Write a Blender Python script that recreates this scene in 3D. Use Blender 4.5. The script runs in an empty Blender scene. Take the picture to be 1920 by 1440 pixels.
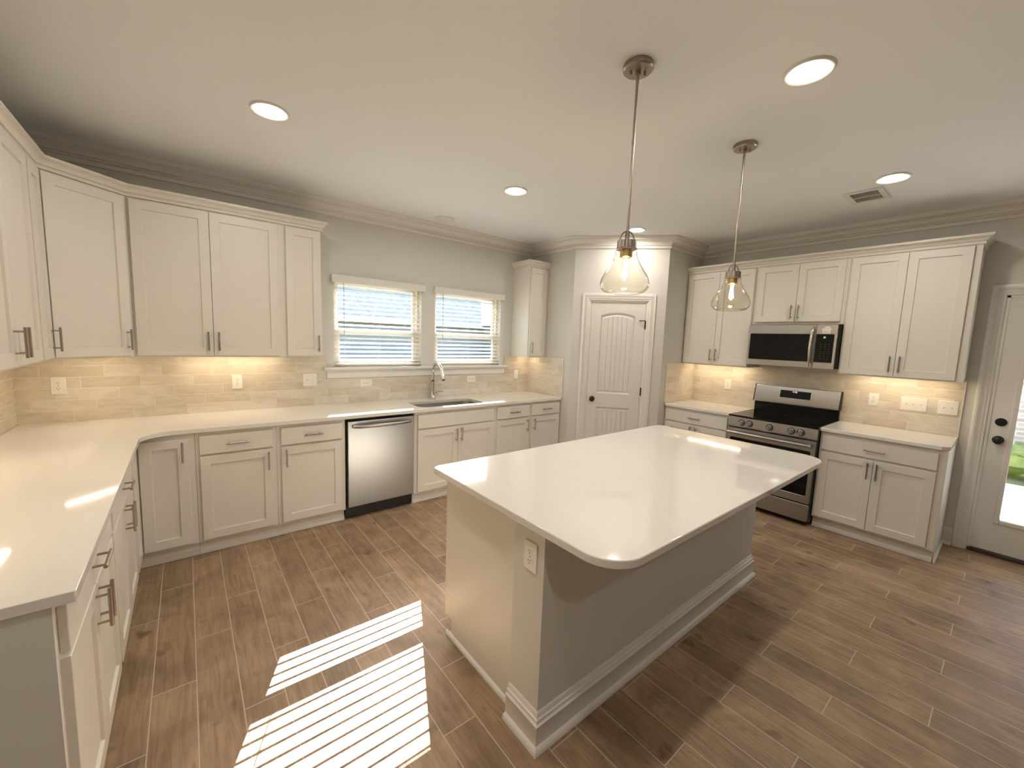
import bpy, bmesh, math, random
from mathutils import Vector, Matrix

S = bpy.context.scene
C = S.collection
PI = math.pi
random.seed(7)

# ------------------------------------------------------------------ camera
cam_d = bpy.data.cameras.new('camera')
cam = bpy.data.objects.new('camera', cam_d)
C.objects.link(cam)
S.camera = cam
F_PX = 758.93
cam_d.sensor_fit = 'HORIZONTAL'
cam_d.sensor_width = 36.0
cam_d.lens = 36.0 * F_PX / 1920.0
cam_d.clip_start = 0.02
cam_d.clip_end = 300
YAW, PITCH, ROLL = -0.6795, -0.1094, 0.0362
fw = Vector((-math.sin(YAW) * math.cos(PITCH), math.cos(YAW) * math.cos(PITCH), math.sin(PITCH)))
rt = Vector((math.cos(YAW), math.sin(YAW), 0))
up = rt.cross(fw)
rt2 = math.cos(ROLL) * rt + math.sin(ROLL) * up
up2 = rt2.cross(fw)
cam.matrix_world = Matrix(((rt2.x, up2.x, -fw.x, 0.8841), (rt2.y, up2.y, -fw.y, -4.0284), (rt2.z, up2.z, -fw.z, 1.584), (0, 0, 0, 1)))

# ------------------------------------------------------------------ light levels
SKY_STRENGTH = 0.95
SUN_STRENGTH = 46.0
DOWNLIGHT = 218.0
PENDANT = 350.0
STRIP = 31.0
S.view_settings.view_transform = 'Standard'
S.view_settings.look = 'None'
S.view_settings.exposure = 0.22
S.view_settings.gamma = 1.0
S.view_settings.use_curve_mapping = False
S.cycles.max_bounces = 10
S.cycles.diffuse_bounces = 6
S.cycles.glossy_bounces = 5
S.cycles.transmission_bounces = 6
S.cycles.transparent_max_bounces = 24
S.cycles.sample_clamp_indirect = 6.0
S.cycles.caustics_reflective = False
S.cycles.caustics_refractive = False
S.cycles.use_denoising = True

# world: sky
w = bpy.data.worlds.new('sky')
S.world = w
w.use_nodes = True
nt = w.node_tree
sky = nt.nodes.new('ShaderNodeTexSky')
sky.sky_type = 'NISHITA'
sky.sun_disc = False
SUN_TO = Vector((0.609, 1.416, 1.0)).normalized()
sky.sun_elevation = math.asin(SUN_TO.z)
sky.sun_rotation = math.atan2(SUN_TO.x, SUN_TO.y)
sky.air_density = 1.0
sky.dust_density = 2.0
bg = nt.nodes['Background']
bg.inputs['Strength'].default_value = SKY_STRENGTH
nt.links.new(sky.outputs[0], bg.inputs['Color'])

sd = bpy.data.lights.new('sun', 'SUN')
sd.energy = SUN_STRENGTH
sd.color = (1.0, 0.97, 0.93)
sd.angle = math.radians(0.12)
so = bpy.data.objects.new('sun', sd)
C.objects.link(so)
so.location = (10, 20, 20)
so.rotation_euler = (-SUN_TO).to_track_quat('-Z', 'Y').to_euler()

# ------------------------------------------------------------------ dimensions
W = 5.846          # right wall
H = 2.76           # ceiling
ZC = 0.914         # counter top
ZU = 1.378         # underside of upper cabinets
YB = -8.2          # wall behind the camera
XP = 4.404         # pantry side wall
PA = Vector((XP, -0.742, 0))
PB = Vector((5.090, -1.512, 0))
YR = -1.512        # pantry return wall
PD = (PB - PA)
PL = PD.length
PANG = math.atan2(PD.y, PD.x)

# ------------------------------------------------------------------ materials
def mat(name, col=(0.8, 0.8, 0.8), rough=0.5, metal=0.0, coat=0.0, emit=None, estr=0.0, spec=0.5):
    m = bpy.data.materials.new(name)
    m.use_nodes = True
    b = m.node_tree.nodes['Principled BSDF']
    b.inputs['Base Color'].default_value = (*col, 1)
    b.inputs['Roughness'].default_value = rough
    b.inputs['Metallic'].default_value = metal
    b.inputs['Coat Weight'].default_value = coat
    b.inputs['Specular IOR Level'].default_value = spec
    if emit:
        b.inputs['Emission Color'].default_value = (*emit, 1)
        b.inputs['Emission Strength'].default_value = estr
    return m

class NG:
    """small helper for wiring shader nodes"""
    def __init__(s, m):
        s.t = m.node_tree
        s.b = s.t.nodes['Principled BSDF']
    def n(s, kind, **kw):
        o = s.t.nodes.new(kind)
        for k, v in kw.items():
            setattr(o, k, v)
        return o
    def put(s, sock, v):
        if hasattr(v, 'is_output') or isinstance(v, bpy.types.NodeSocket):
            s.t.links.new(v, sock)
        else:
            sock.default_value = v
    def math(s, op, a, b=None, c=None):
        o = s.n('ShaderNodeMath', operation=op)
        s.put(o.inputs[0], a)
        if b is not None: s.put(o.inputs[1], b)
        if c is not None: s.put(o.inputs[2], c)
        return o.outputs[0]
    def mix(s, f, a, b, blend='MIX'):
        o = s.n('ShaderNodeMix', data_type='RGBA', blend_type=blend)
        s.put(o.inputs[0], f)
        s.put(o.inputs[6], a if not isinstance(a, tuple) else (*a, 1))
        s.put(o.inputs[7], b if not isinstance(b, tuple) else (*b, 1))
        return o.outputs[2]
    def pos(s):
        g = s.n('ShaderNodeNewGeometry')
        x = s.n('ShaderNodeSeparateXYZ')
        s.t.links.new(g.outputs['Position'], x.inputs[0])
        return g.outputs['Position'], x.outputs
    def vec(s, x, y, z):
        c = s.n('ShaderNodeCombineXYZ')
        for i, v in enumerate((x, y, z)):
            s.put(c.inputs[i], v)
        return c.outputs[0]
    def noise(s, vec, scale, detail=3, rough=0.5, dist=0.0):
        o = s.n('ShaderNodeTexNoise')
        s.put(o.inputs['Vector'], vec)
        o.inputs['Scale'].default_value = scale
        o.inputs['Detail'].default_value = detail
        o.inputs['Roughness'].default_value = rough
        o.inputs['Distortion'].default_value = dist
        return o.outputs['Fac']
    def white(s, vec):
        o = s.n('ShaderNodeTexWhiteNoise', noise_dimensions='3D')
        s.put(o.inputs['Vector'], vec)
        return o.outputs
    def ramp(s, f, stops):
        o = s.n('ShaderNodeValToRGB')
        e = o.color_ramp.elements
        while len(e) < len(stops):
            e.new(0.5)
        for i, (p, c) in enumerate(stops):
            e[i].position = p
            e[i].color = (*c, 1) if len(c) == 3 else c
        s.put(o.inputs[0], f)
        return o.outputs[0]
    def bump(s, h, strength=0.2, dist=0.01):
        o = s.n('ShaderNodeBump')
        o.inputs['Strength'].default_value = strength
        o.inputs['Distance'].default_value = dist
        s.put(o.inputs['Height'], h)
        s.t.links.new(o.outputs[0], s.b.inputs['Normal'])

def orange_peel(m, scale=260, strength=0.08, dist=0.001):
    g = NG(m)
    p, _ = g.pos()
    g.bump(g.noise(p, scale, 2), strength, dist)
    return m

MAT_WALL = orange_peel(mat('wall_paint', (0.625, 0.61, 0.57), 0.62))
MAT_CEIL = orange_peel(mat('ceiling_paint', (0.80, 0.822, 0.84), 0.75), 180, 0.12, 0.0015)
MAT_TRIM = mat('trim_paint', (0.74, 0.72, 0.685), 0.35)
MAT_CAB = mat('cabinet_paint', (0.69, 0.66, 0.60), 0.38)
MAT_DOOR = mat('door_paint', (0.70, 0.675, 0.64), 0.40)
MAT_NICKEL = mat('brushed_nickel', (0.37, 0.32, 0.275), 0.33, 1.0)
MAT_CHROME = mat('satin_steel', (0.62, 0.59, 0.55), 0.20, 1.0)
MAT_BRASS = mat('aged_brass', (0.52, 0.38, 0.17), 0.32, 1.0)
MAT_BLACK = mat('black_plastic', (0.012, 0.011, 0.010), 0.35)
MAT_IRON = mat('matte_black_iron', (0.012, 0.011, 0.011), 0.45, 0.3)
MAT_BGLASS = mat('black_glass', (0.003, 0.003, 0.003), 0.06, spec=0.28)
MAT_DISPLAY = mat('black_display', (0.004, 0.004, 0.004), 0.35, spec=0.15)
MAT_PLASTIC = mat('white_plastic', (0.82, 0.79, 0.74), 0.35)
MAT_SLOT = mat('dark_slot', (0.05, 0.045, 0.04), 0.6)
MAT_STICKER = mat('paper_sticker', (0.75, 0.74, 0.72), 0.5)
MAT_INK = mat('grey_ink', (0.30, 0.29, 0.30), 0.6)
MAT_VINYL = mat('window_vinyl', (0.72, 0.66, 0.58), 0.45)
MAT_THRESH = mat('bronze_threshold', (0.045, 0.032, 0.024), 0.5)
MAT_DIGIT = mat('clock_digits', (0.8, 0.8, 0.8), 0.5, emit=(0.9, 0.95, 1.0), estr=0.55)
MAT_DARKIN = mat('dark_interior', (0.02, 0.018, 0.016), 0.7)
MAT_CORD = mat('blind_cord', (0.70, 0.68, 0.64), 0.7)
MAT_WAND = mat('blind_wand', (0.30, 0.30, 0.31), 0.3)

def quartz():
    m = mat('white_quartz', (0.82, 0.78, 0.72), 0.06, coat=0.3)
    g = NG(m)
    p, _ = g.pos()
    n = g.noise(p, 90, 4, 0.6)
    c = g.ramp(n, [(0.30, (0.735, 0.712, 0.672)), (0.55, (0.755, 0.73, 0.69)), (1.0, (0.76, 0.735, 0.695))])
    g.put(g.b.inputs['Base Color'], c)
    return m
MAT_QUARTZ = quartz()

def steel(axis):
    m = mat('stainless_steel', (0.42, 0.41, 0.395), 0.27, 1.0)
    g = NG(m)
    p, x = g.pos()
    if axis == 'h':      # brushing runs horizontally
        v = g.vec(g.math('MULTIPLY', x[0], 3.0), g.math('MULTIPLY', x[1], 3.0), g.math('MULTIPLY', x[2], 900.0))
    else:                # brushing runs vertically
        v = g.vec(g.math('MULTIPLY', x[0], 700.0), g.math('MULTIPLY', x[1], 700.0), g.math('MULTIPLY', x[2], 2.0))
    n = g.noise(v, 1.0, 2)
    g.put(g.b.inputs['Roughness'], g.math('MULTIPLY_ADD', n, 0.14, 0.26))
    g.bump(n, 0.05, 0.0003)
    return m
MAT_STEEL_H = steel('h')
MAT_STEEL_V = steel('v')

def wood_tile_floor():
    m = mat('wood_look_floor_tile', rough=0.35, spec=0.38)
    g = NG(m)
    p, x = g.pos()
    PW, PLEN = 0.1525, 0.90
    u = g.math('DIVIDE', g.math('SUBTRACT', x[0], 0.709), PW)
    k = g.math('FLOOR', u)
    fu = g.math('SUBTRACT', u, k)
    k3 = g.math('FLOORED_MODULO', k, 3.0)
    v = g.math('DIVIDE', g.math('SUBTRACT', g.math('SUBTRACT', x[1], 0.84), g.math('MULTIPLY', k3, 0.3)), PLEN)
    j = g.math('FLOOR', v)
    fv = g.math('SUBTRACT', v, j)
    wn = g.white(g.vec(k, j, 3.7))
    rnd = wn[0]
    rc = g.n('ShaderNodeSeparateColor')
    g.t.links.new(wn[1], rc.inputs[0])
    # grain, shifted per plank
    sx = g.math('ADD', g.math('MULTIPLY', x[0], 1.0), g.math('MULTIPLY', rc.outputs[0], 13.0))
    sy = g.math('ADD', g.math('MULTIPLY', x[1], 0.075), g.math('MULTIPLY', rc.outputs[1], 7.0))
    gv = g.vec(sx, sy, rc.outputs[2])
    fine = g.noise(gv, 48, 6, 0.62, 0.9)
    broad = g.noise(g.vec(sx, g.math('MULTIPLY', sy, 2.2), rc.outputs[2]), 9, 3, 0.5, 1.4)
    cloud = g.noise(p, 4.5, 4, 0.6, 0.5)
    knots = g.noise(g.vec(sx, g.math('MULTIPLY', sy, 9.0), rc.outputs[1]), 10.5, 2, 0.4)
    base = g.ramp(rnd, [(0.0, (0.225, 0.143, 0.085)), (0.35, (0.295, 0.197, 0.121)), (0.65, (0.350, 0.240, 0.151)), (1.0, (0.405, 0.290, 0.192))])
    c = g.mix(g.math('MULTIPLY', broad, 0.75), base, (0.41, 0.30, 0.205), 'MIX')
    dk = g.ramp(fine, [(0.34, (0.64, 0.60, 0.56)), (0.58, (1.03, 1.03, 1.03))])
    c = g.mix(0.75, c, dk, 'MULTIPLY')
    cl = g.ramp(cloud, [(0.32, (0.66, 0.63, 0.61)), (0.62, (1.10, 1.08, 1.06))])
    c = g.mix(0.8, c, cl, 'MULTIPLY')
    kn = g.ramp(knots, [(0.66, (1, 1, 1)), (0.76, (0.45, 0.38, 0.33))])
    c = g.mix(0.8, c, kn, 'MULTIPLY')
    eu = g.math('MULTIPLY', g.math('MINIMUM', fu, g.math('SUBTRACT', 1.0, fu)), PW)
    ev = g.math('MULTIPLY', g.math('MINIMUM', fv, g.math('SUBTRACT', 1.0, fv)), PLEN)
    e = g.math('MINIMUM', eu, ev)
    gm = g.math('LESS_THAN', e, 0.0019)
    c = g.mix(gm, c, (0.54, 0.465, 0.375))
    g.put(g.b.inputs['Base Color'], c)
    g.put(g.b.inputs['Roughness'], g.math('MULTIPLY_ADD', gm, 0.35, g.math('MULTIPLY_ADD', fine, 0.14, 0.38)))
    hgt = g.math('SUBTRACT', g.math('MULTIPLY', fine, 0.25), gm)
    g.bump(hgt, 0.25, 0.002)
    return m
MAT_FLOOR = wood_tile_floor()

def subway(axis, seed):
    m = mat('glazed_subway_tile', rough=0.12, coat=0.3)
    g = NG(m)
    p, x = g.pos()
    TH, TL = 0.0772, 0.305
    a = x[axis]
    r = g.math('FLOOR', g.math('DIVIDE', g.math('SUBTRACT', x[2], ZC), TH))
    fr = g.math('FRACT', g.math('DIVIDE', g.math('SUBTRACT', x[2], ZC), TH))
    off = g.math('FRACT', g.math('MULTIPLY_ADD', r, 0.617, seed))
    q = g.math('ADD', g.math('DIVIDE', a, TL), off)
    c0 = g.math('FLOOR', q)
    fq = g.math('SUBTRACT', q, c0)
    wn = g.white(g.vec(r, c0, seed * 5.1))
    rc = g.n('ShaderNodeSeparateColor')
    g.t.links.new(wn[1], rc.inputs[0])
    shift = g.vec(g.math('MULTIPLY_ADD', a, 1.0, g.math('MULTIPLY', rc.outputs[0], 9.0)),
                  g.math('MULTIPLY_ADD', x[2], 2.4, g.math('MULTIPLY', rc.outputs[1], 9.0)), rc.outputs[2])
    cl = g.noise(shift, 7, 4, 0.6, 0.8)
    base = g.ramp(wn[0], [(0.0, (0.60, 0.535, 0.44)), (0.5, (0.67, 0.61, 0.52)), (1.0, (0.72, 0.67, 0.59))])
    c = g.mix(0.55, base, g.ramp(cl, [(0.30, (0.78, 0.74, 0.69)), (0.65, (1.08, 1.08, 1.08))]), 'MULTIPLY')
    e = g.math('MINIMUM', g.math('MULTIPLY', g.math('MINIMUM', fr, g.math('SUBTRACT', 1.0, fr)), TH),
               g.math('MULTIPLY', g.math('MINIMUM', fq, g.math('SUBTRACT', 1.0, fq)), TL))
    gm = g.math('LESS_THAN', e, 0.0014)
    c = g.mix(gm, c, (0.74, 0.69, 0.60))
    g.put(g.b.inputs['Base Color'], c)
    g.put(g.b.inputs['Roughness'], g.math('MULTIPLY_ADD', gm, 0.5, 0.13))
    wav = g.noise(g.vec(a, g.math('MULTIPLY', x[2], 1.6), rc.outputs[0]), 16, 2, 0.5)
    edge = g.math('SMOOTH_MIN', g.math('DIVIDE', e, 0.005), 1.0, 0.3)
    g.bump(g.math('ADD', g.math('MULTIPLY', wav, 0.55), g.math('MULTIPLY', edge, 0.5)), 0.5, 0.004)
    return m
MAT_TILE_X = subway(0, 0.13)
MAT_TILE_Y = subway(1, 0.41)

def thin_glass(name, tint=(1, 1, 1), rough=0.0, ior=1.5, edge=None):
    m = bpy.data.materials.new(name)
    m.use_nodes = True
    t = m.node_tree
    for n in list(t.nodes):
        if n.type != 'OUTPUT_MATERIAL':
            t.nodes.remove(n)
    out = [n for n in t.nodes if n.type == 'OUTPUT_MATERIAL'][0]
    tr = t.nodes.new('ShaderNodeBsdfTransparent')
    tr.inputs[0].default_value = (*tint, 1)
    gl = t.nodes.new('ShaderNodeBsdfGlossy')
    gl.inputs['Roughness'].default_value = rough
    lw0 = t.nodes.new('ShaderNodeLayerWeight')
    lw0.inputs[0].default_value = 0.5
    pw = t.nodes.new('ShaderNodeMath')
    pw.operation = 'POWER'
    t.links.new(lw0.outputs['Facing'], pw.inputs[0])
    pw.inputs[1].default_value = 4.5
    fr = t.nodes.new('ShaderNodeMath')
    fr.operation = 'MULTIPLY_ADD'
    t.links.new(pw.outputs[0], fr.inputs[0])
    f0 = ((ior - 1) / (ior + 1)) ** 2
    fr.inputs[1].default_value = 0.75 - f0
    fr.inputs[2].default_value = f0
    mx = t.nodes.new('ShaderNodeMixShader')
    t.links.new(fr.outputs[0], mx.inputs[0])
    t.links.new(tr.outputs[0], mx.inputs[1])
    t.links.new(gl.outputs[0], mx.inputs[2])
    if edge:
        lw = t.nodes.new('ShaderNodeLayerWeight')
        lw.inputs[0].default_value = 0.35
        rp = t.nodes.new('ShaderNodeValToRGB')
        rp.color_ramp.elements[0].color = (*tint, 1)
        rp.color_ramp.elements[0].position = 0.6
        rp.color_ramp.elements[1].color = (*edge, 1)
        t.links.new(lw.outputs['Facing'], rp.inputs[0])
        t.links.new(rp.outputs[0], tr.inputs[0])
    t.links.new(mx.outputs[0], out.inputs[0])
    return m
MAT_PANE = thin_glass('window_glass', (0.97, 0.985, 0.98))
MAT_SHADE = thin_glass('clear_blown_glass', (0.97, 0.96, 0.93), 0.02, 1.45, (0.84, 0.82, 0.78))
MAT_BULB = thin_glass('bulb_glass', (0.98, 0.94, 0.86), 0.0, 1.35)

def emitter(name, col, strength):
    m = bpy.data.materials.new(name)
    m.use_nodes = True
    t = m.node_tree
    for n in list(t.nodes):
        if n.type != 'OUTPUT_MATERIAL':
            t.nodes.remove(n)
    out = [n for n in t.nodes if n.type == 'OUTPUT_MATERIAL'][0]
    e = t.nodes.new('ShaderNodeEmission')
    e.inputs[0].default_value = (*col, 1)
    e.inputs[1].default_value = strength
    t.links.new(e.outputs[0], out.inputs[0])
    return m
MAT_LED = emitter('downlight_diffuser', (1.0, 0.925, 0.82), DOWNLIGHT)
MAT_FIL = emitter('glowing_filament', (1.0, 0.78, 0.50), PENDANT)
MAT_STRIP = emitter('led_strip_diffuser', (1.0, 0.79, 0.52), STRIP)

def slat_material():
    m = bpy.data.materials.new('faux_wood_slat')
    m.use_nodes = True
    t = m.node_tree
    b = t.nodes['Principled BSDF']
    b.inputs['Base Color'].default_value = (0.86, 0.85, 0.83, 1)
    b.inputs['Roughness'].default_value = 0.45
    out = [n for n in t.nodes if n.type == 'OUTPUT_MATERIAL'][0]
    tl = t.nodes.new('ShaderNodeBsdfTranslucent')
    tl.inputs[0].default_value = (0.85, 0.84, 0.80, 1)
    mx = t.nodes.new('ShaderNodeMixShader')
    mx.inputs[0].default_value = 0.25
    t.links.new(b.outputs[0], mx.inputs[1])
    t.links.new(tl.outputs[0], mx.inputs[2])
    t.links.new(mx.outputs[0], out.inputs[0])
    return m
MAT_SLAT = slat_material()

def speckled(name, a, b, scale, rough=0.9):
    m = mat(name, a, rough)
    g = NG(m)
    p, _ = g.pos()
    g.put(g.b.inputs['Base Color'], g.ramp(g.noise(p, scale, 5, 0.65), [(0.3, a), (0.7, b)]))
    return m
MAT_GRASS = speckled('lawn_grass', (0.092, 0.105, 0.042), (0.13, 0.14, 0.066), 6)
MAT_CONC = speckled('patio_concrete', (0.50, 0.49, 0.47), (0.58, 0.57, 0.55), 12)
MAT_ROOF = speckled('asphalt_shingle', (0.24, 0.245, 0.25), (0.44, 0.435, 0.43), 2.2)
MAT_SIDING = mat('white_fascia', (0.75, 0.75, 0.74), 0.6)
MAT_BARK = mat('bark', (0.13, 0.10, 0.08), 0.9)
MAT_LEAF = speckled('shrub_leaf', (0.13, 0.17, 0.04), (0.26, 0.31, 0.09), 14, 0.6)
def brick(name, c1, c2, mortar):
    m = mat(name, c1, 0.85)
    g = NG(m)
    p, x = g.pos()
    h = g.math('ADD', x[0], x[1])
    o = g.n('ShaderNodeTexBrick')
    g.put(o.inputs['Vector'], g.vec(h, x[2], 0.0))
    o.inputs['Color1'].default_value = (*c1, 1)
    o.inputs['Color2'].default_value = (*c2, 1)
    o.inputs['Mortar'].default_value = (*mortar, 1)
    o.inputs['Scale'].default_value = 1.0
    o.inputs['Brick Width'].default_value = 0.21
    o.inputs['Row Height'].default_value = 0.075
    o.inputs['Mortar Size'].default_value = 0.011
    g.put(g.b.inputs['Base Color'], o.outputs[0])
    return m
MAT_BRICK = brick('red_brick', (0.34, 0.25, 0.22), (0.44, 0.36, 0.33), (0.52, 0.50, 0.48))
MAT_BRICK2 = brick('grey_brick', (0.24, 0.24, 0.25), (0.33, 0.325, 0.325), (0.38, 0.38, 0.38))

# ------------------------------------------------------------------ mesh helper
class M:
    def __init__(s, T=None):
        s.bm = bmesh.new()
        s.T = T or Matrix.Identity(4)
    def v(s, p):
        return s.bm.verts.new(s.T @ Vector(p))
    def f(s, vs, smooth=False):
        try:
            fc = s.bm.faces.new(vs)
            fc.smooth = smooth
            return fc
        except ValueError:
            return None
    def box(s, a, b):
        x0, y0, z0 = a
        x1, y1, z1 = b
        if x0 > x1: x0, x1 = x1, x0
        if y0 > y1: y0, y1 = y1, y0
        if z0 > z1: z0, z1 = z1, z0
        q = [s.v(p) for p in ((x0, y0, z0), (x1, y0, z0), (x1, y1, z0), (x0, y1, z0), (x0, y0, z1), (x1, y0, z1), (x1, y1, z1), (x0, y1, z1))]
        for ix in ((0, 3, 2, 1), (4, 5, 6, 7), (0, 1, 5, 4), (1, 2, 6, 5), (2, 3, 7, 6), (3, 0, 4, 7)):
            s.f([q[i] for i in ix])
        return s
    def prism(s, poly, z0, z1, axis='z'):
        """polygon (counter-clockwise) pushed along an axis"""
        def P(a, b, c):
            return {'z': (a, b, c), 'y': (a, c, b), 'x': (c, a, b)}[axis]
        lo = [s.v(P(a, b, z0)) for a, b in poly]
        hi = [s.v(P(a, b, z1)) for a, b in poly]
        s.f(list(reversed(lo)))
        s.f(hi)
        n = len(poly)
        for i in range(n):
            s.f([lo[i], lo[(i + 1) % n], hi[(i + 1) % n], hi[i]])
        return s
    def slab(s, outer, holes, z0, z1):
        """flat plate with holes"""
        loops_lo, loops_hi = [], []
        for lp in [outer] + holes:
            loops_hi.append([s.v((a, b, z1)) for a, b in lp])
            loops_lo.append([s.v((a, b, z0)) for a, b in lp])
        for loops in (loops_hi, loops_lo):
            ed = []
            for lp in loops:
                for i in range(len(lp)):
                    ed.append(s.bm.edges.new((lp[i], lp[(i + 1) % len(lp)])))
            bmesh.ops.triangle_fill(s.bm, use_beauty=True, use_dissolve=True, edges=ed)
        for lo, hi in zip(loops_lo, loops_hi):
            n = len(lo)
            for i in range(n):
                s.f([lo[i], lo[(i + 1) % n], hi[(i + 1) % n], hi[i]])
        return s
    def ring(s, c, u, w, r, n, ph=0.0):
        return [s.v(c + u * (r * math.cos(ph + 2 * PI * i / n)) + w * (r * math.sin(ph + 2 * PI * i / n))) for i in range(n)]
    def tube(s, pts, r, n=12, cap=True, closed=False):
        pts = [Vector(p) for p in pts]
        rs = r if isinstance(r, (list, tuple)) else [r] * len(pts)
        m = len(pts)
        prev = None
        rings = []
        for i, p in enumerate(pts):
            if closed:
                d = (pts[(i + 1) % m] - pts[i - 1]).normalized()
            else:
                d = (pts[min(i + 1, m - 1)] - pts[max(i - 1, 0)]).normalized()
            if prev is None:
                a = Vector((0, 0, 1)) if abs(d.z) < 0.9 else Vector((1, 0, 0))
                u = d.cross(a).normalized()
            else:
                u = (prev - d * prev.dot(d)).normalized()
            prev = u
            rings.append(s.ring(p, u, d.cross(u), rs[i], n))
        rng = range(m if closed else m - 1)
        for i in rng:
            A, B = rings[i], rings[(i + 1) % m]
            for k in range(n):
                s.f([A[k], A[(k + 1) % n], B[(k + 1) % n], B[k]], True)
        if cap and not closed:
            s.f(list(reversed(rings[0])))
            s.f(rings[-1])
        return s
    def lathe(s, prof, c=(0, 0, 0), n=32, axis='z', cap=True):
        """profile of (radius, height) turned round an axis through c"""
        c = Vector(c)
        ax = {'z': Vector((0, 0, 1)), 'y': Vector((0, 1, 0)), 'x': Vector((1, 0, 0)), '-y': Vector((0, -1, 0)), '-x': Vector((-1, 0, 0))}[axis]
        u = Vector((1, 0, 0)) if axis in ('z', 'y', '-y') else Vector((0, 1, 0))
        ww = ax.cross(u)
        rings = []
        for r, h in prof:
            rings.append(s.ring(c + ax * h, u, ww, r, n) if r > 1e-6 else [s.v(c + ax * h)])
        for A, B in zip(rings, rings[1:]):
            for k in range(n):
                a0, a1 = A[k % len(A)], A[(k + 1) % len(A)]
                b0, b1 = B[k % len(B)], B[(k + 1) % len(B)]
                vs = [a0]
                for q in (a1, b1, b0):
                    if q not in vs:
                        vs.append(q)
                if len(vs) > 2:
                    s.f(vs, True)
        if cap:
            if len(rings[0]) > 1: s.f(list(reversed(rings[0])))
            if len(rings[-1]) > 1: s.f(rings[-1])
        return s
    def sweep(s, path, prof, closed=False, ends=True):
        """profile of (distance to the right of the path, height) run along a level path with mitres"""
        P = [Vector((a, b)) for a, b in path]
        n = len(P)
        rows = []
        for i in range(n):
            if closed:
                d0 = (P[i] - P[i - 1]).normalized()
                d1 = (P[(i + 1) % n] - P[i]).normalized()
            else:
                d0 = (P[i] - P[i - 1]).normalized() if i > 0 else None
                d1 = (P[i + 1] - P[i]).normalized() if i < n - 1 else None
                d0 = d0 or d1
                d1 = d1 or d0
            n0 = Vector((d0.y, -d0.x))
            n1 = Vector((d1.y, -d1.x))
            mt = (n0 + n1)
            mt = mt / max(1e-6, mt.dot(n0))
            rows.append([s.v((P[i].x + mt.x * q, P[i].y + mt.y * q, z)) for q, z in prof])
        k = len(prof)
        for i in range(n if closed else n - 1):
            A, B = rows[i], rows[(i + 1) % n]
            for j in range(k):
                s.f([A[j], A[(j + 1) % k], B[(j + 1) % k], B[j]])
        if ends and not closed:
            s.f(rows[0])
            s.f(list(reversed(rows[-1])))
        return s
    def shaker(s, x0, x1, z0, z1, yf, th=0.02, stile=0.058, rec=0.010):
        def rect(i, y):
            return [s.v(p) for p in ((x0 + i, y, z0 + i), (x1 - i, y, z0 + i), (x1 - i, y, z1 - i), (x0 + i, y, z1 - i))]
        back, e0, e1 = rect(0, yf + th), rect(0, yf + 0.0015), rect(0.0015, yf)
        a, b = rect(stile, yf), rect(stile + 0.003, yf + rec)
        for A, B in ((back, e0), (e0, e1), (e1, a), (a, b)):
            for k in range(4):
                s.f([A[k], A[(k + 1) % 4], B[(k + 1) % 4], B[k]])
        s.f(b)
        s.f(list(reversed(back)))
        return s
    def pull(s, cx, cz, yf, length=0.135, horizontal=True, r=0.0058, stand=0.034):
        h = length / 2
        g = 0.048
        yb = yf - stand
        if horizontal:
            s.tube([(cx - h, yb, cz), (cx + h, yb, cz)], r, 12)
            for q in (-g, g):
                s.tube([(cx + q, yf, cz), (cx + q, yb, cz)], r * 0.72, 10)
        else:
            s.tube([(cx, yb, cz - h), (cx, yb, cz + h)], r, 12)
            for q in (-g, g):
                s.tube([(cx, yf, cz + q), (cx, yb, cz + q)], r * 0.72, 10)
        return s

def rrect(x0, y0, x1, y1, r, n=8):
    """rounded rectangle, counter-clockwise; r is one radius or four (bl, br, tr, tl)"""
    rr = r if isinstance(r, (list, tuple)) else (r,) * 4
    out = []
    for (cx, cy, q), a0 in zip(((x0 + rr[0], y0 + rr[0], rr[0]), (x1 - rr[1], y0 + rr[1], rr[1]), (x1 - rr[2], y1 - rr[2], rr[2]), (x0 + rr[3], y1 - rr[3], rr[3])), (PI, 1.5 * PI, 0, 0.5 * PI)):
        if q < 1e-5:
            out.append((cx, cy))
        else:
            for i in range(n + 1):
                a = a0 + 0.5 * PI * i / n
                out.append((cx + q * math.cos(a), cy + q * math.sin(a)))
    return out

def obj(name, m, material, parent=None, bevel=0.0, seg=2, kind=None):
    bmesh.ops.recalc_face_normals(m.bm, faces=m.bm.faces)
    me = bpy.data.meshes.new(name)
    m.bm.to_mesh(me)
    m.bm.free()
    me.materials.append(material)
    o = bpy.data.objects.new(name, me)
    C.objects.link(o)
    if parent is not None:
        o.parent = parent
    if bevel > 0:
        bv = o.modifiers.new('edge', 'BEVEL')
        bv.width = bevel
        bv.segments = seg
        bv.limit_method = 'ANGLE'
        bv.angle_limit = math.radians(40)
    try:
        me.set_sharp_from_angle(angle=math.radians(38))
    except Exception:
        pass
    if kind:
        o['kind'] = kind
    return o

def tag(o, label, cat, group=None, kind=None):
    o['label'] = label
    o['category'] = cat
    if group: o['group'] = group
    if kind: o['kind'] = kind
    return o

def thing(name, label, cat, loc=(0, 0, 0), rot=0.0, group=None, kind=None):
    o = bpy.data.objects.new(name, None)
    o.empty_display_size = 0.1
    C.objects.link(o)
    o.location = loc
    o.rotation_euler = (0, 0, rot)
    return tag(o, label, cat, group, kind)

def part_label(o, text):
    o['label'] = text
    return o

def dup(root, loc, rot=None, label=None):
    r = root.copy()
    C.objects.link(r)
    r.location = loc
    if rot is not None: r.rotation_euler = rot
    if label: r['label'] = label
    for ch in list(root.children):
        c = ch.copy()
        C.objects.link(c)
        c.parent = r
        for gch in list(ch.children):
            d = gch.copy()
            C.objects.link(d)
            d.parent = c
    return r

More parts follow.
